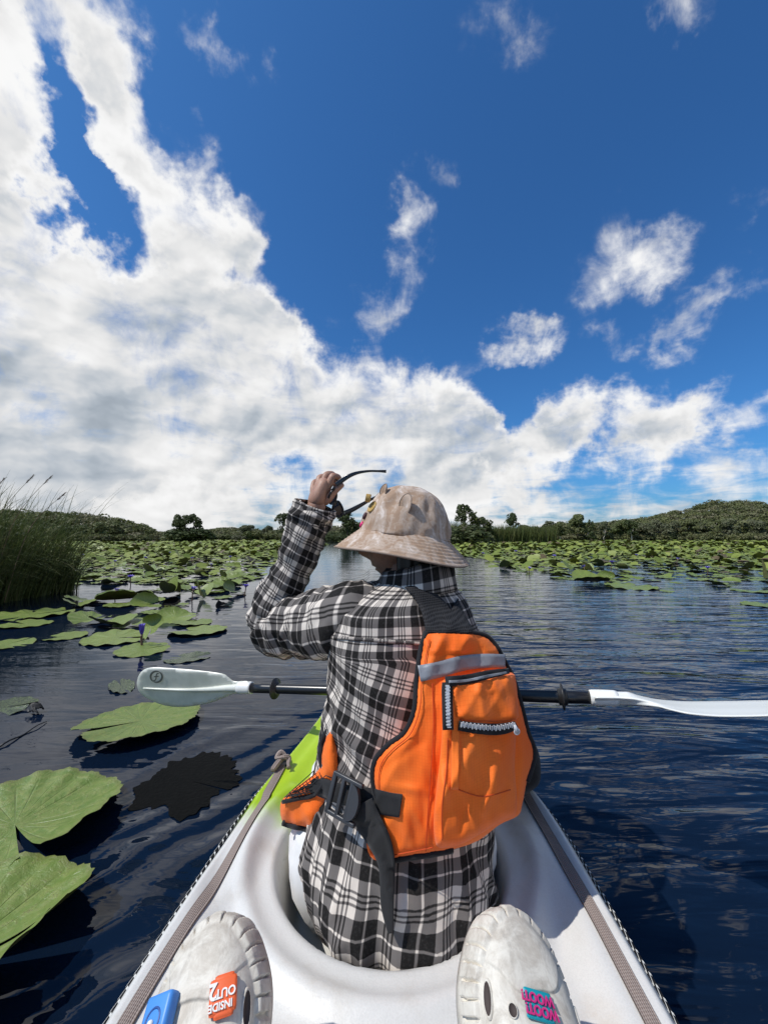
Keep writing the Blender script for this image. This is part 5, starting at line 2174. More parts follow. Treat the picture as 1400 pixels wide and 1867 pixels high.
# the leaves one can pick out near the boat
PADS['big'] = [pad_mesh('lily_pad', 21, rings=16, seg=150, notch=9, teeth=52, tooth=.035, ruff=.012, rim=.02, wav=.015, close=.10, fold=.05),
               pad_mesh('lily_pad', 22, rings=16, seg=150, notch=10, teeth=50, tooth=.035, ruff=.02, rim=.03, wav=.03, curl=.28, curl_dir=.5),
               pad_mesh('lily_pad', 23, rings=16, seg=150, notch=10, teeth=50, tooth=.03, ruff=.02, rim=.02, wav=.05, curl=.55, curl_dir=-.25),
               pad_mesh('lily_pad', 24, rings=10, seg=120, notch=3, teeth=31, tooth=.05, ruff=.004, rim=0, wav=.004, rag=.3)]
pad_px('big', 0, 256, 1322, .245, R(232), 'broad toothed green lily pad just under the left paddle blade', tilt=(R(4), R(-2)), z=.018)
pad_px('big', 1, 28, 1512, .25, R(-40), 'big brown-flecked lily pad just behind the nearest pad at the left edge', tilt=(R(2), R(3)), z=.012)
pad_px('big', 2, -105, 1775, .24, R(12), 'lily pad nearest the camera with its right rim rolled upward', tilt=(R(1), R(-4)), z=.016)
pad_px('big', 3, 345, 1424, .17, R(-20), 'blackened old lily leaf lying flat beside the kayak bow', z=.0025, m=m_dead, sy=.95)
pad_px('flat', 1, 345, 1200, .16, R(30), 'pale sunken lily leaf behind the left paddle blade', z=.003, m=m_sunk, sy=.7)
pad_px('flat', 2, 222, 1252, .13, R(130), 'ragged half-sunken lily leaf left of the paddle tip', z=.003, m=m_sunk, sy=.5)
pad_px('flat', 3, 2, 1292, .14, R(10), 'yellowish sunken lily leaf cut off by the left picture edge', z=.003, m=m_sunk)
HERO = [
    ('flat', 0, 262, 1186, .185, 40, 'single flat lily pad lying below the purple bud', (2, 0)),
    ('flat', 1, 120, 1161, .16, 200, 'flat lily pad at the left end of the cluster by the bud', (0, 2)),
    ('dish', 0, 165, 1134, .19, 80, 'dished lily pad at the back of the cluster by the bud', (7, 0)),
    ('flat', 2, 212, 1166, .24, 10, 'wide lily pad in front of the bud cluster', (3, 0)),
    ('dish', 1, 205, 1142, .2, 150, 'folded lily pad in the middle of the bud cluster', (5, 3)),
    ('flat', 3, 240, 1140, .17, 300, 'upturned lily pad just left of the purple bud', (8, 4)),
    ('curled', 1, 276, 1160, .15, -70, 'dark rolled-up lily leaf standing beside the purple bud', (38, 22)),
    ('dish', 2, 322, 1130, .2, 20, 'lily pad with a lifted edge behind the right-hand pads', (7, -4)),
    ('flat', 0, 352, 1136, .19, 95, 'lily pad second from the front in the right-hand trio', (3, 3)),
    ('flat', 1, 362, 1152, .24, 170, 'broad serrated lily pad at the right end of the near cluster', (3, 2)),
    ('curled', 0, 266, 1108, .17, 60, 'leaf standing on edge behind the near cluster', (14, 6)),
    ('flat', 2, 60, 1121, .36, 60, 'long flat lily pad reaching out from the reed clump', (0, 0)),
    ('flat', 0, 45, 1139, .22, 160, 'narrow flat lily pad in front of the reeds', (1, 0)),
    ('flat', 3, 12, 1176, .18, 60, 'brownish lily pad by the left edge below the reeds', (0, 0)),
    ('curled', 2, 366, 1090, .17, 130, 'folded green leaf raised at the open-water side', (14, -8)),
    ('dish', 1, 215, 1096, .28, 220, 'large lily pad with raised rim in the second row', (4, 0)),
    ('dish', 0, 160, 1098, .25, 120, 'bright lily pad left of the second-row pads', (4, 3)),
    ('curled', 0, 425, 1084, .2, 100, 'lily leaf nearest the raised elbow, tipped on edge', (16, 6)),
    ('flat', 2, 1150, 1071, .42, 40, 'first lily pad at the near tip of the right-hand carpet', (2, 0)),
    ('dish', 1, 1075, 1063, .34, 10, 'lily pad with raised rims on the near edge of the right-hand carpet', (7, 4)),
    ('flat', 0, 1392, 1103, .24, 0, 'lone lily pad at the right picture edge', (0, 0)),
    ('curled', 2, 1393, 1064, .25, 60, 'upright folded leaf at the right edge of the carpet', (30, 0)),
    ('flat', 1, 1375, 1078, .3, 70, 'flat pad in the broken row at the right edge', (0, 2)),
]
hero_xy = []
for kind, i, px, py, r, rz, label, tl in HERO:
    p = atz(px, py, 0)
    hero_xy.append((p.x, p.y, r))
    lift = .006 + r * math.sin(abs(R(tl[0]))) * .75
    pad(kind, i, p.x, p.y, r, R(rz), label, (R(tl[0]), R(tl[1])), lift)


# the carpet: where leaves grow
def left_edge(y):
    return np.interp(y, [3, 4.5, 6.5, 12, 25, 60, 130, 200], [-2.0, -2.3, -2.35, -3.1, -4.6, -9, -21, -34])


def right_edge(y):
    return np.interp(y, [3, 5.2, 6.2, 7.2, 9, 12, 20, 40, 70, 130, 200], [6, 5.0, 4.2, 3.5, 3.3, 3.5, 4.1, 2.6, -2.5, -14, -26])


def density(x, y):
    nz1 = np.array([mnoise.noise(Vector((a * .33, c * .22, 1.7))) for a, c in zip(x, y)])
    nz2 = np.array([mnoise.noise(Vector((a * .08, c * .05, 9.1))) for a, c in zip(x, y)])
    L, Rr = left_edge(y), right_edge(y)
    e = np.maximum(L - x, x - Rr) + nz1 * .9 * np.minimum(y / 10, 1.5)
    d = sstep(e, -.1, .5)
    lim = np.where(x < 0, np.interp(y, [3, 4.3, 6, 8, 14, 25], [.02, .18, .25, .28, .45, .75]), np.interp(y, [4, 5.6, 7, 9, 14, 25], [.0, .2, .42, .55, .72, .88]))
    d = d * np.clip(lim + nz1 * .45 + nz2 * .25, 0, 1)
    # open strip of water by the far left shore
    px = 700 + x / y * FPX
    d = d * (1 - ((px > 90) & (px < 295) & (y > 108)))
    return d


cand = []
y = 3.6
while y < 185:
    r = np.interp(y, [3, 8, 20, 45, 90, 185], [.16, .165, .17, .27, .5, 1.0])
    st = r * np.interp(y, [3, 10, 40, 180], [1.55, 1.35, 1.25, 1.3])
    half = y * 1.3 + 1.5
    xs = np.arange(-half, half, st)
    xs = xs + rng.uniform(-.5, .5, len(xs)) * st
    yy = y + rng.uniform(-.5, .5, len(xs)) * st
    dd = density(xs, yy)
    keep = rng.random(len(xs)) < dd
    for a, c in zip(xs[keep], yy[keep]):
        if y < 9 and any((a - hx) ** 2 + (c - hy) ** 2 < (hr + r * .6) ** 2 for hx, hy, hr in hero_xy):
            continue
        # keep the reed clump clear
        if -7.5 < a < -3.85 and 4.2 < c < 7.5:
            continue
        cand.append((a, c, r * rng.uniform(.6, 1.2)))
    y += st * .92
cand = np.array(cand)
order = np.argsort(-cand[:, 2] / cand[:, 1] * (np.abs(cand[:, 0]) < cand[:, 1] * .98))
nsolo = 255
flat_l = 'green lily pad lying flat in the '
dish_l = 'lily pad with raised rims in the '
curl_l = 'lily leaf curled up out of the water in the '
for q, idx in enumerate(order[:nsolo]):
    x, y, r = cand[idx]
    u = rng.random()
    side_ = 'left-hand carpet near the reed clump' if x < 0 else 'right-hand carpet beyond the open water'
    sg = ' left of the channel' if x < 0 else ' right of the channel'
    i = int(rng.integers(0, 4))
    if u < .62:
        pad('flat', i, x, y, r, rng.uniform(0, 6.28), flat_l + side_, (R(rng.normal(0, 2)), R(rng.normal(0, 2))), .006 + r * .05, group='flat lily pads' + sg)
    elif u < .93:
        pad('dish', i, x, y, r, rng.uniform(0, 6.28), dish_l + side_, (R(rng.normal(2, 3)), R(rng.normal(0, 3))), .008 + r * .08, group='dished lily pads' + sg)
    else:
        pad('curled', i, x, y, r * .9, rng.uniform(0, 6.28), curl_l + side_, (R(rng.normal(8, 9)), R(rng.normal(0, 9))), .015 + r * .18, group='curled lily leaves' + sg)

# the rest of the carpet, too many and too small to pick apart
m_carpet, n, b = mat('lily_carpet', (.08, .15, .035), .5, .35)
at_ = n.new('ShaderNodeAttribute')
at_.attribute_name = 'tint'
geo = n.new('ShaderNodeNewGeometry')
n.put(b.inputs['Base Color'], n.mix(n.math('MULTIPLY', geo.outputs['Backfacing'], .8), at_.outputs['Color'], (.12, .12, .03)))
rest = cand[order[nsolo:]]
NS = 9
allV, allT, allC = [], [], []
base_a = np.linspace(.12, 2 * np.pi - .12, NS)
nrest = len(rest)
rot = rng.uniform(0, 2 * np.pi, nrest)
tx = rng.normal(0, .06, nrest)
ty = rng.normal(0, .06, nrest)
up = rng.random(nrest)
tx = np.where(up < .10, tx + rng.uniform(.25, .8, nrest), tx)
fold = np.where(up > .55, rng.uniform(.05, .35, nrest), rng.uniform(0, .1, nrest))
far = np.clip((rest[:, 1] - 30) / 80, 0, 1)
g1 = np.array([.105, .145, .018])
g2 = np.array([.215, .245, .05])
g3 = np.array([.10, .075, .035])
mixv = rng.random(nrest)[:, None]
colr = g1 + (g2 - g1) * mixv
br = (rng.random(nrest) < .07)[:, None]
colr = np.where(br, g3, colr)
ang = base_a[None] + 0 * rot[:, None]
jag = 1 + rng.normal(0, .07, (nrest, NS))
lx = np.concatenate([np.zeros((nrest, 1)), np.cos(ang) * jag], 1)
ly = np.concatenate([np.zeros((nrest, 1)), np.sin(ang) * jag], 1)
lz = np.abs(ly) * fold[:, None] + .05 * rng.normal(0, 1, (nrest, NS + 1)) * np.r_[0, np.ones(NS)]
# tilt about x, then turn
z2 = lz * np.cos(tx)[:, None] + ly * np.sin(tx)[:, None] + lx * ty[:, None]
y2 = ly * np.cos(tx)[:, None] - lz * np.sin(tx)[:, None]
c, s = np.cos(rot)[:, None], np.sin(rot)[:, None]
hscale = (1 - .55 * far)[:, None]
WX = rest[:, 0:1] + rest[:, 2:3] * (lx * c - y2 * s)
WY = rest[:, 1:2] + rest[:, 2:3] * (lx * s + y2 * c)
z2 = z2 - z2.min(1, keepdims=True) * .92
WZ = .006 + rest[:, 2:3] * z2 * hscale + rng.uniform(0, .02, (nrest, 1))
Vr = np.stack([WX, WY, WZ], 2).reshape(-1, 3)
k = np.arange(NS - 1)
tri1 = np.stack([np.zeros(NS - 1, int), k + 1, k + 2], 1)
Tr = (tri1[None] + (np.arange(nrest) * (NS + 1))[:, None, None]).reshape(-1, 3)
me = mesh_np('lily_carpet', Vr, Tr)
vcol(me, 'tint', np.repeat(colr, NS + 1, 0))
carpet = obj('lily_carpet', me, m_carpet)
tag(carpet, 'carpet of small far lily pads covering the lake', None, None, 'stuff')
print('pads', len(cand))

# ------------------------------------------------------------------ purple flowers
m_petal, n, b = mat('lily_petal', (.20, .14, .62), .5)
lw = n.new('ShaderNodeObjectInfo')
n.put(b.inputs['Base Color'], n.mix(lw.outputs['Random'], (.17, .11, .58), (.34, .28, .72)))
m_heart, _, _ = mat('lily_heart', (.65, .42, .04), .6)


def bloom_mesh(nm, openness, seed):
    rs_ = random.Random(seed)
    items = []
    for ring_, (cnt, L, op) in enumerate([(9, 1.0, openness), (8, .92, openness * .68), (6, .75, openness * .4)]):
        for k in range(cnt):
            a = 2 * math.pi * (k + .5 * ring_) / cnt + rs_.uniform(-.1, .1)
            V = []
            for j in range(6):
                t = j / 5
                w = .17 * math.sin(math.pi * min(1, .12 + t * .88)) ** .8 * (1 if t < .99 else .15)
                el = math.pi / 2 - op * (.55 + .45 * t)
                rad_, z = L * t * math.cos(el) + .06, L * t * math.sin(el)
                for s in (-1, 0, 1):
                    x = rad_ - (.03 if s == 0 else 0)
                    V.append((x * math.cos(a) - s * w * math.sin(a), x * math.sin(a) + s * w * math.cos(a), z))
            items.append((np.array(V), grid_faces(6, 3)))
    v, f = join_np(items)
    me = mesh_np(nm, v, f)
    me.materials.append(m_petal)
    return me


BL = [bloom_mesh('bloom', .95, 1), bloom_mesh('bloom', .6, 2), bloom_mesh('bloom', .22, 3)]
stem_v, stem_f, _ = tube([Vector((0.02 * math.sin(i), 0, -1 + i / 6)) for i in range(7)], .035, 6)
stem_me = mesh_np('stem', stem_v, stem_f)
stem_me.materials.append(m_stem)
heart_v, heart_f, _ = tube([Vector((0, 0, .05)), Vector((0, 0, .2)), Vector((0, 0, .32)), Vector((0, 0, .4))], [.13, .2, .22, .1], 10)
heart_me = mesh_np('heart', heart_v, heart_f)
heart_me.materials.append(m_heart)


def flower(x, y, h, r, k, label, group=None, lean=0.0):
    t = empty('water_lily', (x, y, h), label, 'flower', group)
    t.rotation_euler = (lean * .6, lean, x * 7)
    bl = bpy.data.objects.new('bloom', BL[k])
    bl.scale = (r, r, r)
    link(bl, t)
    st_ = bpy.data.objects.new('stem', stem_me)
    st_.scale = (r * 3, r * 3, h + .02)
    link(st_, t)
    if k < 2:
        hh = bpy.data.objects.new('heart', heart_me)
        hh.scale = (r, r, r)
        link(hh, t)
    return t


p = atz(258, 1180, 0)
flower(p.x, p.y, .10, .085, 2, 'half-open purple water lily bud standing among the near pads', None, .06)
GF = 'small purple water lilies standing over the pads'
fl_px = [(352, 1096, .14, .07, 1), (238, 1068, .14, .075, 0), (212, 1092, .10, .06, 1), (448, 1086, .12, .07, 0), (385, 1040, .13, .075, 0), (310, 1012, .1, .09, 0), (210, 1034, .14, .08, 1), (1065, 1052, .2, .075, 1), (1115, 1042, .22, .085, 0), (965, 1046, .1, .08, 1), (1290, 1048, .14, .08, 0), (1235, 1030, .16, .1, 1),
         (880, 1016, .15, .1, 0), (1010, 1022, .15, .1, 0), (150, 1020, .15, .1, 0), (420, 1024, .15, .09, 0), (350, 1028, .15, .09, 1), (265, 1024, .12, .09, 0), (1160, 1020, .15, .1, 0), (1330, 1016, .15, .12, 0), (940, 1012, .15, .12, 0)]
for (px, py, h, r, k) in fl_px:
    p = atz(px, py, 0)
    flower(p.x, p.y, h, r, k, 'small purple water lily on a thin stem ' + ('left of the channel' if px < 600 else 'right of the channel'), GF + (' on the left' if px < 600 else ' on the right'), rng.normal(0, .15))

# floating bits near the boat
m_debris, _, _ = mat('rotten_leaf', (.012, .010, .008), .5)
p = atz(64, 1300, 0)
V = []
for j in range(9):
    for k_ in range(13):
        t, s = j / 8 - .5, k_ / 12 - .5
        V.append((p.x + .055 * s + .012 * math.sin(t * 9), p.y + .05 * t, .012 + .038 * math.exp(-((s * 2.2) ** 2 + (t * 2.6) ** 2)) + .012 * mnoise.noise(Vector((s * 7, t * 7, 2)))))
o = obj('dead_leaf', mesh_np('dead_leaf', V, grid_faces(9, 13)), m_debris)
md = o.modifiers.new('thickness', 'SOLIDIFY')
md.thickness = .004
tag(o, 'crumpled black dead leaf floating left of the toothed pad', 'dead leaf')
a0, a1 = atz(0, 1364, 0), atz(86, 1317, 0)
o = obj('twig', tube_mesh('twig', [a0 + (a1 - a0) * (i / 10) + Vector((0, 0, .006 + .004 * math.sin(i))) for i in range(11)], [.004 - .0002 * i for i in range(11)], 7), m_debris)
tag(o, 'thin dark twig floating at the left edge of the water', 'twig')
for (px, py, sc) in ((402, 1107, .10), (312, 1106, .12)):
    p = atz(px, py, 0)
    o = pad('curled', 1, p.x, p.y, sc, R(px), 'shrivelled black lily leaf ' + ('nearest the open channel' if px > 350 else 'behind the near pad cluster'), (R(20), 0), .02, m=m_dead, group='shrivelled leaves')


# ------------------------------------------------------------------ far shore, hills and woods
m_land, n, b = mat('shore_ground', (.05, .06, .025), .9, .2)
tcn = n.new('ShaderNodeTexCoord')
q = n.noise(tcn.outputs['Object'], .15, 5, .6)
n.put(b.inputs['Base Color'], n.mix(q.outputs[0], (.03, .045, .015), (.08, .075, .035)))


def shore_y(px):
    return np.interp(px, [-300, 0, 280, 300, 700, 800, 1000, 1010, 1400, 1800], [165, 165, 178, 190, 195, 170, 165, 165, 150, 140])


def hill_h(px, y):
    """ground height by direction and distance"""
    b0 = shore_y(px)
    u = y - b0
    left = np.interp(px, [-400, -100, 60, 110, 160, 230, 290, 330], [9, 10, 9.0, 8.0, 8.5, 3.5, .8, .2]) * sstep(u, 6, 45)
    right = np.interp(px, [960, 1020, 1100, 1180, 1260, 1300, 1360, 1450, 1700], [.2, 4, 6, 10, 17, 22, 22, 19, 22]) * sstep(u, 10, 150)
    far = np.interp(px, [250, 380, 410, 450, 500, 620, 700, 900], [2, 9, 11.5, 10, 7, 15, 8, 4]) * sstep(u, 250, 420)
    return .25 * sstep(u, -2, 3) - .3 + left + right + far


pxs = np.linspace(-1700, 3100, 241)
us = np.concatenate([np.linspace(-4, 8, 7), np.linspace(12, 180, 30), np.linspace(195, 700, 20)])
PX, UU = np.meshgrid(pxs, us, indexing='ij')
YY = shore_y(PX) + UU
ZZ = hill_h(PX, YY)
XX = (PX - 700) / FPX * YY
me = mesh_np('terrain', np.stack([XX, YY, ZZ], 2).reshape(-1, 3), grid_faces(len(pxs), len(us))[:, ::-1])
land = obj('hills', me, m_land)
tag(land, kind='structure')


def foliage_mat(name, c1, c2, c3, rough=.6):
    m, n, b = mat(name, c1, rough, .3)
    a = n.new('ShaderNodeAttribute')
    a.attribute_name = 'tint'
    r_, g_, bl_ = n.sep(a.outputs['Vector'])
    oi = n.new('ShaderNodeObjectInfo')
    c = n.mix(r_, c1, c2)
    c = n.mix(n.math('MULTIPLY', g_, .8), c, c3)
    c = n.mix(n.math('MULTIPLY', oi.outputs['Random'], .3), c, c3)
    n.put(b.inputs['Base Color'], c)
    tr = n.new('ShaderNodeBsdfTranslucent')
    n.put(tr.inputs[0], c)
    mx = n.new('ShaderNodeMixShader')
    mx.inputs[0].default_value = .25
    out = m.node_tree.nodes['Material Output']
    n.l.new(b.outputs[0], mx.inputs[1])
    n.l.new(tr.outputs[0], mx.inputs[2])
    n.l.new(mx.outputs[0], out.inputs[0])
    return m


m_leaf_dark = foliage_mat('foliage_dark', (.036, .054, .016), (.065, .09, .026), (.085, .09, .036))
m_leaf_mid = foliage_mat('foliage_mid', (.07, .095, .026), (.13, .155, .048), (.15, .14, .07))
m_leaf_pale = foliage_mat('foliage_pale', (.085, .10, .045), (.12, .135, .062), (.16, .15, .10))
m_wood_hill = foliage_mat('wood_mass', (.065, .088, .026), (.15, .165, .05), (.19, .17, .105))
m_bark, _, _ = mat('bark', (.16, .13, .10), .85)
m_bark_pale, _, _ = mat('pale_bark', (.42, .39, .34), .8)


def leaf_cloud(n_, lumps, size, seed, gap=0.0, flat=.6):
    """leaf clumps (triangles) over the skin of several lumps; lumps = [(x, y, z, rx, ry, rz)]"""
    g = np.random.default_rng(seed)
    L = np.array(lumps)
    area = L[:, 3] * L[:, 5]
    pick = g.choice(len(L), n_, p=area / area.sum())
    d = g.normal(0, 1, (n_, 3))
    d /= np.linalg.norm(d, axis=1, keepdims=True)
    d[:, 2] = np.where(d[:, 2] < -.45, -d[:, 2], d[:, 2])
    rad_ = g.uniform(.55, 1.08, n_) ** .5
    P = L[pick, :3] + d * L[pick, 3:6] * rad_[:, None]
    if gap:
        nz = np.array([mnoise.noise(Vector(p * gap)) for p in P])
        P = P[nz > -.18]
        d = d[nz > -.18]
        pick = pick[nz > -.18]
    m_ = len(P)
    nrm = d + g.normal(0, .55, (m_, 3))
    nrm[:, 2] += .25
    nrm /= np.linalg.norm(nrm, axis=1, keepdims=True)
    t = np.cross(nrm, g.normal(0, 1, (m_, 3)))
    t /= np.linalg.norm(t, axis=1, keepdims=True) + 1e-9
    b_ = np.cross(nrm, t)
    s = size * g.uniform(.5, 1.3, (m_, 1))
    V = np.stack([P + t * s, P - t * s * .6 + b_ * s * .75, P - t * s * .6 - b_ * s * .75], 1).reshape(-1, 3)
    T = np.arange(m_ * 3).reshape(-1, 3)
    lump_tone = g.uniform(0, 1, len(L))[pick]
    tint = np.stack([np.clip(lump_tone * .6 + g.uniform(0, .5, m_), 0, 1), (g.random(m_) < .12) * g.uniform(.3, 1, m_) + (lump_tone > .8) * .3, np.zeros(m_)], 1)
    return V, T, np.repeat(tint, 3, 0)


def lumps_round(seed, n_=14, rx=.5, rz=.36, cz=.64, lump=.2):
    g = random.Random(seed)
    out = []
    for i in range(n_):
        a, q = g.uniform(0, 6.28), g.uniform(.2, 1)
        zz = cz + g.uniform(-1, 1) * rz * .75
        w = math.sqrt(max(.05, 1 - ((zz - cz) / rz) ** 2))
        out.append((math.cos(a) * rx * q * w * .8, math.sin(a) * rx * q * w * .8, zz, lump * g.uniform(.7, 1.2), lump * g.uniform(.7, 1.2), lump * g.uniform(.55, .9)))
    return out


def trunk_np(seed, h=.75, r=.022, limbs=6):
    g = random.Random(seed)
    items = []
    path = [Vector((g.uniform(-.03, .03) * i, g.uniform(-.03, .03) * i, h * i / 5)) for i in range(6)]
    items.append(tube(path, [r * (1.5 - i * .22) for i in range(6)], 7)[:2])
    for k in range(limbs):
        t = g.uniform(.35, .95)
        p = path[min(4, int(t * 5))].lerp(path[min(5, int(t * 5) + 1)], t * 5 - int(t * 5))
        a = g.uniform(0, 6.28)
        e = p + Vector((math.cos(a) * g.uniform(.12, .3), math.sin(a) * g.uniform(.12, .3), g.uniform(.1, .25)))
        items.append(tube([p, p.lerp(e, .5) + Vector((0, 0, -.02)), e], [r * .5, r * .35, r * .15], 5)[:2])
    return join_np(items)


def crown_mesh(kind, seed):
    g = random.Random(seed)
    if kind == 'dense':
        lm = lumps_round(seed, 18, .48, .38, .6, .21)
        v, t, c = leaf_cloud(2600, lm, .05, seed)
    elif kind == 'loose':
        lm = lumps_round(seed, 22, .42, .42, .60, .155)
        v, t, c = leaf_cloud(2300, lm, .042, seed, 5.0)
    elif kind == 'bush':
        lm = [(g.uniform(-.42, .42), g.uniform(-.4, .4), g.uniform(.12, .5), .26, .26, .3) for _ in range(15)]
        v, t, c = leaf_cloud(2600, lm, .055, seed)
        v[:, 2] = np.maximum(v[:, 2], .0)
    else:                                            # column
        lm = [(g.uniform(-.12, .12), g.uniform(-.12, .12), .15 + .8 * i / 11, .17 * (1.1 - i / 18), .17 * (1.1 - i / 18), .12) for i in range(12)]
        v, t, c = leaf_cloud(1500, lm, .045, seed)
    me = mesh_np('crown', v, t, False)
    vcol(me, 'tint', c)
    return me


CROWN = {(k, s): crown_mesh(k, s) for k in ('dense', 'loose', 'bush', 'column') for s in (1, 2, 3)}
TRUNK = []
for s in (1, 2, 3):
    v, f = trunk_np(s)
    TRUNK.append(mesh_np('trunk', v, f))
MC = {}


def tree(kind, s, px, d, h, w, m, label, cat='tree', group=None, base=None, bark=None):
    """a tree standing in the direction of column px, d metres off, h high, w wide"""
    x = (px - 700) / FPX * d
    z = base if base is not None else max(.02, float(hill_h(np.array([px]), np.array([d]))[0]))
    t = empty('tree' if kind not in ('bush',) else 'bush', (x, d, z), label, cat, group)
    t.rotation_euler = (0, 0, (px * 1.7) % 6.28)
    key = (kind, s, m.name)
    if key not in MC:
        me = CROWN[(kind, s)].copy()
        me.materials.append(m)
        MC[key] = me
    c = bpy.data.objects.new('crown', MC[key])
    c.scale = (w, w, h)
    link(c, t)
    bk = bark or m_bark
    key = ('trunk', s, bk.name)
    if key not in MC:
        me = TRUNK[s - 1].copy()
        me.materials.append(bk)
        MC[key] = me
    tr = bpy.data.objects.new('trunk', MC[key])
    tr.scale = (h, h, h)
    link(tr, t)
    return t


# island in the lilies, left
tree('bush', 1, 342, 110, 4.9, 10.8, m_leaf_dark, 'broad dark bush filling the small island left of the raised arm', 'bush', base=.0)
tree('dense', 2, 333, 111, 7.4, 5.2, m_leaf_dark, 'dark tree with dense crown on the left of the small island')
tree('loose', 1, 356, 112, 7.8, 6.4, m_leaf_dark, 'open-crowned tree on the right of the small island')
tree('bush', 2, 318, 109, 2.6, 5.0, m_leaf_mid, 'low shrub at the left tip of the small island', 'bush', base=.0)
# far shore between island and sleeve, and behind the glasses
GS = 'small trees along the far middle shore'
for k, (px, d, h, w, kind, m) in enumerate([(258, 186, 7, 6, 'loose', m_leaf_pale), (274, 188, 5.5, 5, 'loose', m_leaf_pale), (396, 192, 3.6, 9, 'bush', m_leaf_mid), (420, 193, 4.2, 8, 'bush', m_leaf_mid), (450, 190, 7.2, 9, 'dense', m_leaf_pale), (466, 188, 6.0, 9, 'bush', m_leaf_mid), (487, 190, 7.0, 8, 'loose', m_leaf_pale), (500, 186, 4.6, 9, 'bush', m_leaf_mid), (438, 187, 3.2, 7, 'bush', m_leaf_pale), (588, 188, 4.2, 10, 'bush', m_leaf_mid), (604, 190, 5.2, 9, 'bush', m_leaf_dark), (640, 186, 6, 12, 'bush', m_leaf_dark), (662, 186, 6, 12, 'bush', m_leaf_mid), (700, 190, 7, 12, 'dense', m_leaf_mid), (740, 190, 6, 12, 'bush', m_leaf_dark), (780, 180, 7, 12, 'bush', m_leaf_mid)]):
    tree(kind, k % 3 + 1, px, d, h, w, m, 'small pale green shore tree or shrub beyond the lilies in the middle distance', 'tree', GS)
tree('loose', 2, 516, 150, 10.4, 7.2, m_leaf_dark, 'tall round-headed tree rising beside the raised forearm')
tree('dense', 3, 530, 152, 6.4, 8, m_leaf_mid, 'low spreading tree just behind the raised forearm')
tree('loose', 3, 632, 120, 9.0, 8.4, m_leaf_dark, 'tall open tree seen between the hand and the hat')
tree('loose', 1, 648, 122, 6.8, 7.0, m_leaf_mid, 'shorter open tree tucked against the hat crown')
tree('bush', 3, 615, 118, 2.8, 7.0, m_leaf_dark, 'dark low bush on the bank left of the hat', 'bush')
# right of the hat
tree('bush', 1, 846, 52, 3.3, 5.4, m_leaf_dark, 'dark rounded bush standing in the lilies right of the hat', 'bush', base=0.0)
tree('bush', 2, 818, 56, 3.4, 5.0, m_leaf_mid, 'yellow-green bush half hidden by the hat brim', 'bush', base=0.0)
tree('loose', 2, 846, 74, 7.2, 4.2, m_leaf_dark, 'slender tree with a wispy top right of the hat')
tree('loose', 3, 862, 76, 5.8, 3.6, m_leaf_mid, 'shorter grey-green tree beside the wispy-topped one')
tree('loose', 1, 884, 80, 5.2, 5.0, m_leaf_dark, 'open bushy tree between the wispy tree and the reeds')
tree('bush', 3, 875, 70, 2.6, 4.5, m_leaf_mid, 'low green bush left of the reed bed', 'bush', base=0.0)
tree('loose', 2, 934, 118, 8.4, 6.0, m_leaf_dark, 'round-headed tree rising behind the reed bed')
tree('dense', 1, 962, 150, 6.0, 8, m_leaf_mid, 'low tree behind the middle of the reed bed')
tree('loose', 3, 1000, 150, 7.5, 7, m_leaf_pale, 'pale tree at the right end of the reed bed')
tree('column', 1, 1077, 150, 7.4, 5.2, m_leaf_dark, 'dark column-shaped tree at the foot of the right hill')
tree('dense', 2, 1052, 160, 10.5, 9, m_leaf_mid, 'rounded tree where the right hill begins')
for k, (px, h, w, m) in enumerate([(1020, 7.5, 8, m_leaf_mid), (1100, 7.5, 7, m_leaf_pale), (1128, 7.5, 8, m_leaf_mid), (1150, 8.2, 7, m_leaf_dark), (1175, 7, 7, m_leaf_pale), (1195, 8, 8, m_leaf_pale), (1222, 7.5, 7, m_leaf_pale), (1250, 8, 9, m_leaf_mid), (1275, 7, 7, m_leaf_pale), (1300, 8, 8, m_leaf_mid), (1325, 8.5, 8, m_leaf_pale), (1350, 8, 8, m_leaf_mid), (1375, 8.5, 8, m_leaf_pale), (1398, 8, 8, m_leaf_mid)]):
    tree('loose' if k % 2 else 'dense', k % 3 + 1, px, 154 + (k % 3) * 3, h, w, m, ('dense' if k % 2 == 0 else 'loose') + ' pale-trunked tree, front row of the right-hand wood', 'tree', 'front row of the right-hand wood', bark=m_bark_pale)
for k, (px, h, w, m) in enumerate([(120, 9, 11, m_leaf_dark), (150, 7, 10, m_leaf_dark), (175, 8.5, 12, m_leaf_mid), (200, 9, 11, m_leaf_mid), (222, 7, 9, m_leaf_mid), (240, 7, 8, m_leaf_pale), (88, 9, 11, m_leaf_dark), (60, 9, 11, m_leaf_dark)]):
    tree('dense' if k % 2 else 'bush', k % 3 + 1, px, 176 + (k % 3) * 4, h, w, m, 'dark leafy tree in the front row of the left-hand wood', 'tree', 'front row of the left-hand wood')


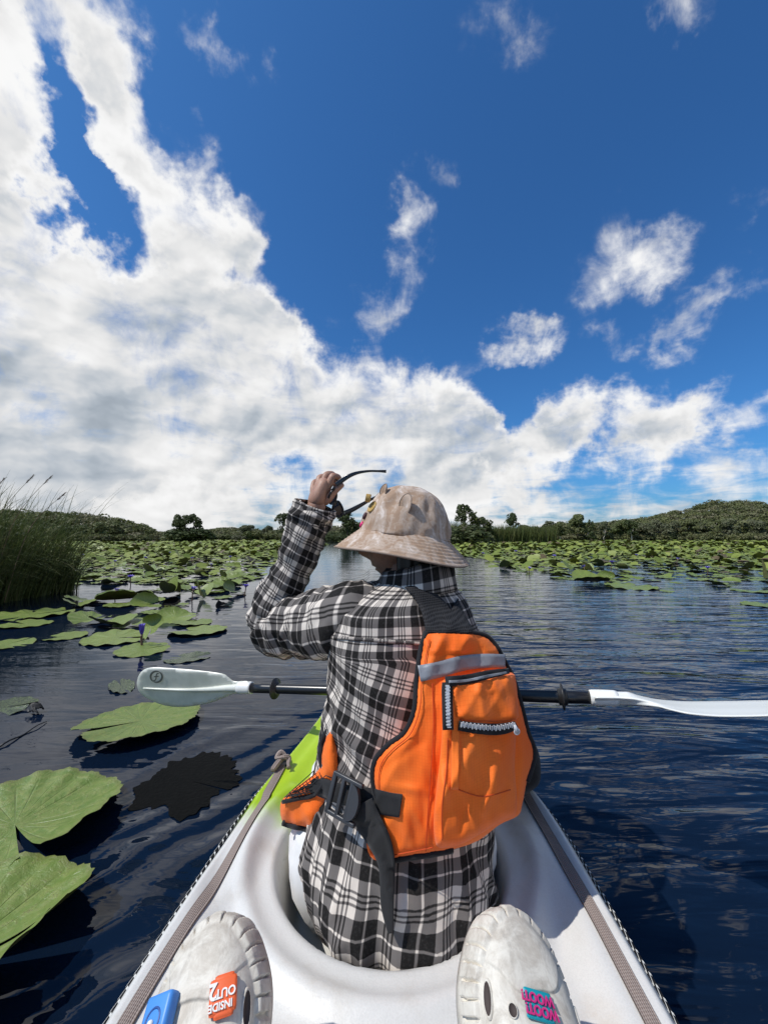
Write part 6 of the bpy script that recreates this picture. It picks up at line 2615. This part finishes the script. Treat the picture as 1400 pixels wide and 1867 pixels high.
def wood(name, label, spots, per, size, seed):
    Vs, Ts, Cs, n0 = [], [], [], 0
    g = random.Random(seed)
    for i, (x, y, z, h, w) in enumerate(spots):
        lm = [(x + g.uniform(-.32, .32) * w, y + g.uniform(-.32, .32) * w, z + h * g.uniform(.45, .85), w * .27, w * .27, h * .2) for _ in range(6)]
        lm.append((x, y, z + h * .3, w * .42, w * .42, h * .32))
        v, t, c = leaf_cloud(per, lm, size, seed * 1000 + i)
        c[:, 0] = np.clip(c[:, 0] * .7 + g.uniform(-.15, .45), 0, 1)
        c[:, 1] = np.clip(c[:, 1] + (g.uniform(.3, .9) if g.random() < .22 else 0), 0, 1)
        Vs.append(v)
        Ts.append(t + n0)
        Cs.append(c)
        n0 += len(v)
    me = mesh_np(name, np.concatenate(Vs), np.concatenate(Ts), False)
    vcol(me, 'tint', np.concatenate(Cs))
    o = obj(name, me, m_wood_hill)
    return tag(o, label, None, None, 'stuff')


def spots_for(px0, px1, u0, u1, n_, seed, h=(5.5, 8.5), w=(6, 10)):
    g = random.Random(seed)
    out = []
    for _ in range(n_):
        px = g.uniform(px0, px1)
        u = u0 + (u1 - u0) * g.random() ** 1.2
        y = float(shore_y(px)) + u
        z = float(hill_h(np.array([px]), np.array([y]))[0])
        out.append(((px - 700) / FPX * y, y, z, g.uniform(*h), g.uniform(*w)))
    return out


wood('left_wood', 'far dark wood covering the low hill at the left', spots_for(-700, 285, 4, 60, 430, 3, (5, 8), (7, 11)), 330, .62, 3)
wood('right_wood', 'far mixed wood climbing the long hill at the right', spots_for(1005, 2200, 4, 160, 1150, 4, (5.5, 8), (7, 11)), 300, .6, 4)
wood('middle_scrub', 'far low scrub along the middle shore', spots_for(285, 1010, 2, 60, 230, 5, (1.0, 2.4), (6, 10)), 220, .5, 5)
wood('distant_wood', 'hazy wood on the distant middle ridge', spots_for(280, 900, 260, 430, 330, 6, (5, 7), (12, 18)), 150, 1.3, 6)
wood('bank_scrub', 'dark green scrub along the foot of the right-hand wood', spots_for(1005, 2200, -3, 4, 440, 8, (2.2, 3.4), (4, 7)), 200, .36, 8)
wood('left_bank_scrub', 'brownish scrub along the foot of the left-hand wood', spots_for(-700, 290, -3, 5, 330, 9, (2.0, 3.2), (4, 7)), 180, .4, 9)
# pale trunks in the right-hand wood
g = random.Random(11)
items = []
for k in range(85):
    px = g.uniform(1015, 1560)
    y = float(shore_y(px)) + g.uniform(3, 26)
    z = float(hill_h(np.array([px]), np.array([y]))[0])
    x = (px - 700) / FPX * y
    h = g.uniform(4, 7)
    lean = g.uniform(-.8, .8)
    for q in range(g.choice((1, 2, 3))):
        dx_ = g.uniform(-1.0, 1.0)
        items.append(tube([Vector((x, y - .5, z)), Vector((x + lean * .4 + dx_ * .3, y - .8, z + h * .5)), Vector((x + lean + dx_, y - 1.2, z + h))], [.15, .11, .05], 5)[:2])
v, f = join_np(items)
o = obj('pale_trunks', mesh_np('pale_trunks', v, f), m_bark_pale)
tag(o, 'thin pale trunks showing through the far right-hand wood', None, None, 'stuff')

# ------------------------------------------------------------------ reeds
m_reed = foliage_mat('reed_blade', (.045, .068, .018), (.10, .135, .036), (.17, .155, .07))
m_plume, _, _ = mat('reed_plume', (.20, .13, .09), .9)


def blades(n_, base_fn, hgt, width, lean, seed, segs=7, droop=1.0):
    """bent grass blades as tapering strips"""
    g = np.random.default_rng(seed)
    base = np.array([base_fn(g) for _ in range(n_)])
    h = hgt(g, n_)
    a = g.uniform(0, 2 * np.pi, n_)
    sp = np.abs(g.normal(.12, .12, n_))
    dirx, diry = np.cos(a) * sp + lean, np.sin(a) * sp * .8
    bend = g.uniform(.15, 1.0, n_) * droop
    w = width * g.uniform(.5, 1.3, n_)
    pa = g.uniform(0, np.pi, n_)
    sx, sy = np.cos(pa), np.sin(pa)
    V = []
    for j in range(segs + 1):
        t = j / segs
        out = t + bend * t ** 2.6 * 1.6
        z = h * (t - bend * .55 * t ** 3)
        x = base[:, 0] + dirx * h * out
        y = base[:, 1] + diry * h * out
        ww = w * (1 - t ** 1.7) + .0006
        V.append(np.stack([x - sx * ww, y - sy * ww, z + base[:, 2]], 1))
        V.append(np.stack([x + sx * ww, y + sy * ww, z + base[:, 2]], 1))
    V = np.stack(V, 1)                               # n, 2(segs+1), 3
    q = np.array([(2 * j, 2 * j + 1, 2 * j + 3, 2 * j + 2) for j in range(segs)])
    F = (q[None] + (np.arange(n_) * 2 * (segs + 1))[:, None, None]).reshape(-1, 4)
    tint = np.stack([g.random(n_), (g.random(n_) < .18) * g.uniform(.4, 1, n_), np.zeros(n_)], 1)
    return V.reshape(-1, 3), F, np.repeat(tint, 2 * (segs + 1), 0), V[:, -1]


def reed_object(name, parts_, m, parent):
    v, f = join_np([(a, b_) for a, b_, *_ in parts_])
    me = mesh_np(name, v, f)
    vcol(me, 'tint', np.concatenate([p[2] for p in parts_]))
    o = part(name, me, m, parent)
    o['kind'] = 'stuff'
    return o


RC = Vector((-5.7, 5.2, 0))
reeds = empty('reed_clump', RC, 'tall windswept reed clump with dark leafy base at the left edge of the lake', 'reeds')


def rb(g):
    while True:
        x, y = g.uniform(-1.9, .72), g.uniform(-.75, 1.5)
        if (max(x, 0) / .72) ** 2 + (min(y, 0) / .75) ** 2 < 1:
            return (RC.x + x, RC.y + y, -.02)


p1 = blades(3400, rb, lambda g, n_: g.uniform(.55, 1.4, n_), .0075, .17, 21, 8, 1.35)
p2 = blades(1300, rb, lambda g, n_: g.uniform(1.35, 2.1, n_), .006, .17, 22, 9, 1.05)


def rb_low(g):
    x, y, z = rb(g)
    return (x, y, abs(g.normal(0, .35)) + .05)


p3 = blades(4200, rb_low, lambda g, n_: g.uniform(.3, .62, n_), .0085, .32, 23, 6, 1.5)
p5 = blades(420, lambda g: (RC.x + g.uniform(-1.6, .55), RC.y + g.uniform(-.7, .5), g.uniform(.5, 1.15)), lambda g, n_: g.uniform(.35, .7, n_), .006, .55, 25, 7, 1.3)
p6 = blades(160, lambda g: (RC.x + g.uniform(-1.2, .7), RC.y - .72 + g.uniform(0, .3), -.02), lambda g, n_: g.uniform(.5, 1.4, n_), .0045, .22, 26, 7, .9)
p4 = blades(500, lambda g: (RC.x + g.uniform(-.2, .85), RC.y + g.uniform(-.7, .4), g.uniform(.0, .5)), lambda g, n_: g.uniform(.3, .7, n_), .004, .35, 24, 6, 1.6)
reed_object('blade', [p1, p2, p3, p4, p5, p6], m_reed, reeds)
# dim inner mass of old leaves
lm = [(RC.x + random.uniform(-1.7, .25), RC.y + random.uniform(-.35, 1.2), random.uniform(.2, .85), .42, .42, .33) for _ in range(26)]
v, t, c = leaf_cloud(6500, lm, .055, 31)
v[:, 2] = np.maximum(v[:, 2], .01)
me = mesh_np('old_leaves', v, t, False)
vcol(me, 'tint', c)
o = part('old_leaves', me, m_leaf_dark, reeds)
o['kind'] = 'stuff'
tips = p2[3]
g = random.Random(4)
vis = [q for q in tips if 690 + q[0] / q[1] * FPX > -20]
for (px, py, d) in ((8, 873, 5.3), (92, 870, 5.2), (118, 900, 5.25), (60, 868, 5.4)):
    tip = at(px, py, d)
    b0 = Vector((tip.x - .75, d + .05, .02))
    mid = b0.lerp(tip, .55) + Vector((-.12, 0, .16))
    stalk = catmull([b0, mid, tip], 8)
    part('stalk', tube_mesh('stalk', stalk, [.005 - .00018 * i for i in range(len(stalk))], 6), m_plume, reeds)
    items = []
    dr = (stalk[-1] - stalk[-3]).normalized()
    for k in range(46):
        q = tip - dr * (.14 * k / 46)
        e = q + dr * .035 + Vector((g.uniform(-.016, .022), g.uniform(-.016, .016), g.uniform(-.016, .014)))
        items.append(tube([q, e], [.0022, .0006], 4)[:2])
    v, f = join_np(items)
    part('plume', mesh_np('plume', v, f), m_plume, reeds)

# reed bed right of the hat
m_reed2 = foliage_mat('reed_bed_leaf', (.055, .075, .018), (.10, .125, .032), (.14, .12, .055))
bed = empty('reed_bed', at(945, 985, 84), 'yellow-green reed bed standing in the lilies right of the hat', 'reeds')
bed.location.z = 0


def rbed(g):
    px = g.uniform(868, 1012)
    d = 80 + g.uniform(0, 9)
    return ((px - 700) / FPX * d, d, -.02)


def hbed(g, n_):
    return g.uniform(2.2, 4.4, n_)


reed_object('blade', [blades(5200, rbed, hbed, .07, .03, 41, 4, .35)], m_reed2, bed)
bed2 = empty('reed_bed', at(812, 985, 58), 'narrow strip of tall green reeds against the right side of the hat', 'reeds')
bed2.location.z = 0
reed_object('blade', [blades(1300, lambda g: ((g.uniform(795, 850) - 700) / FPX * 58, 58 + g.uniform(0, 4), -.02), lambda g, n_: g.uniform(2.0, 4.2, n_), .05, .03, 42, 4, .35)], m_reed2, bed2)
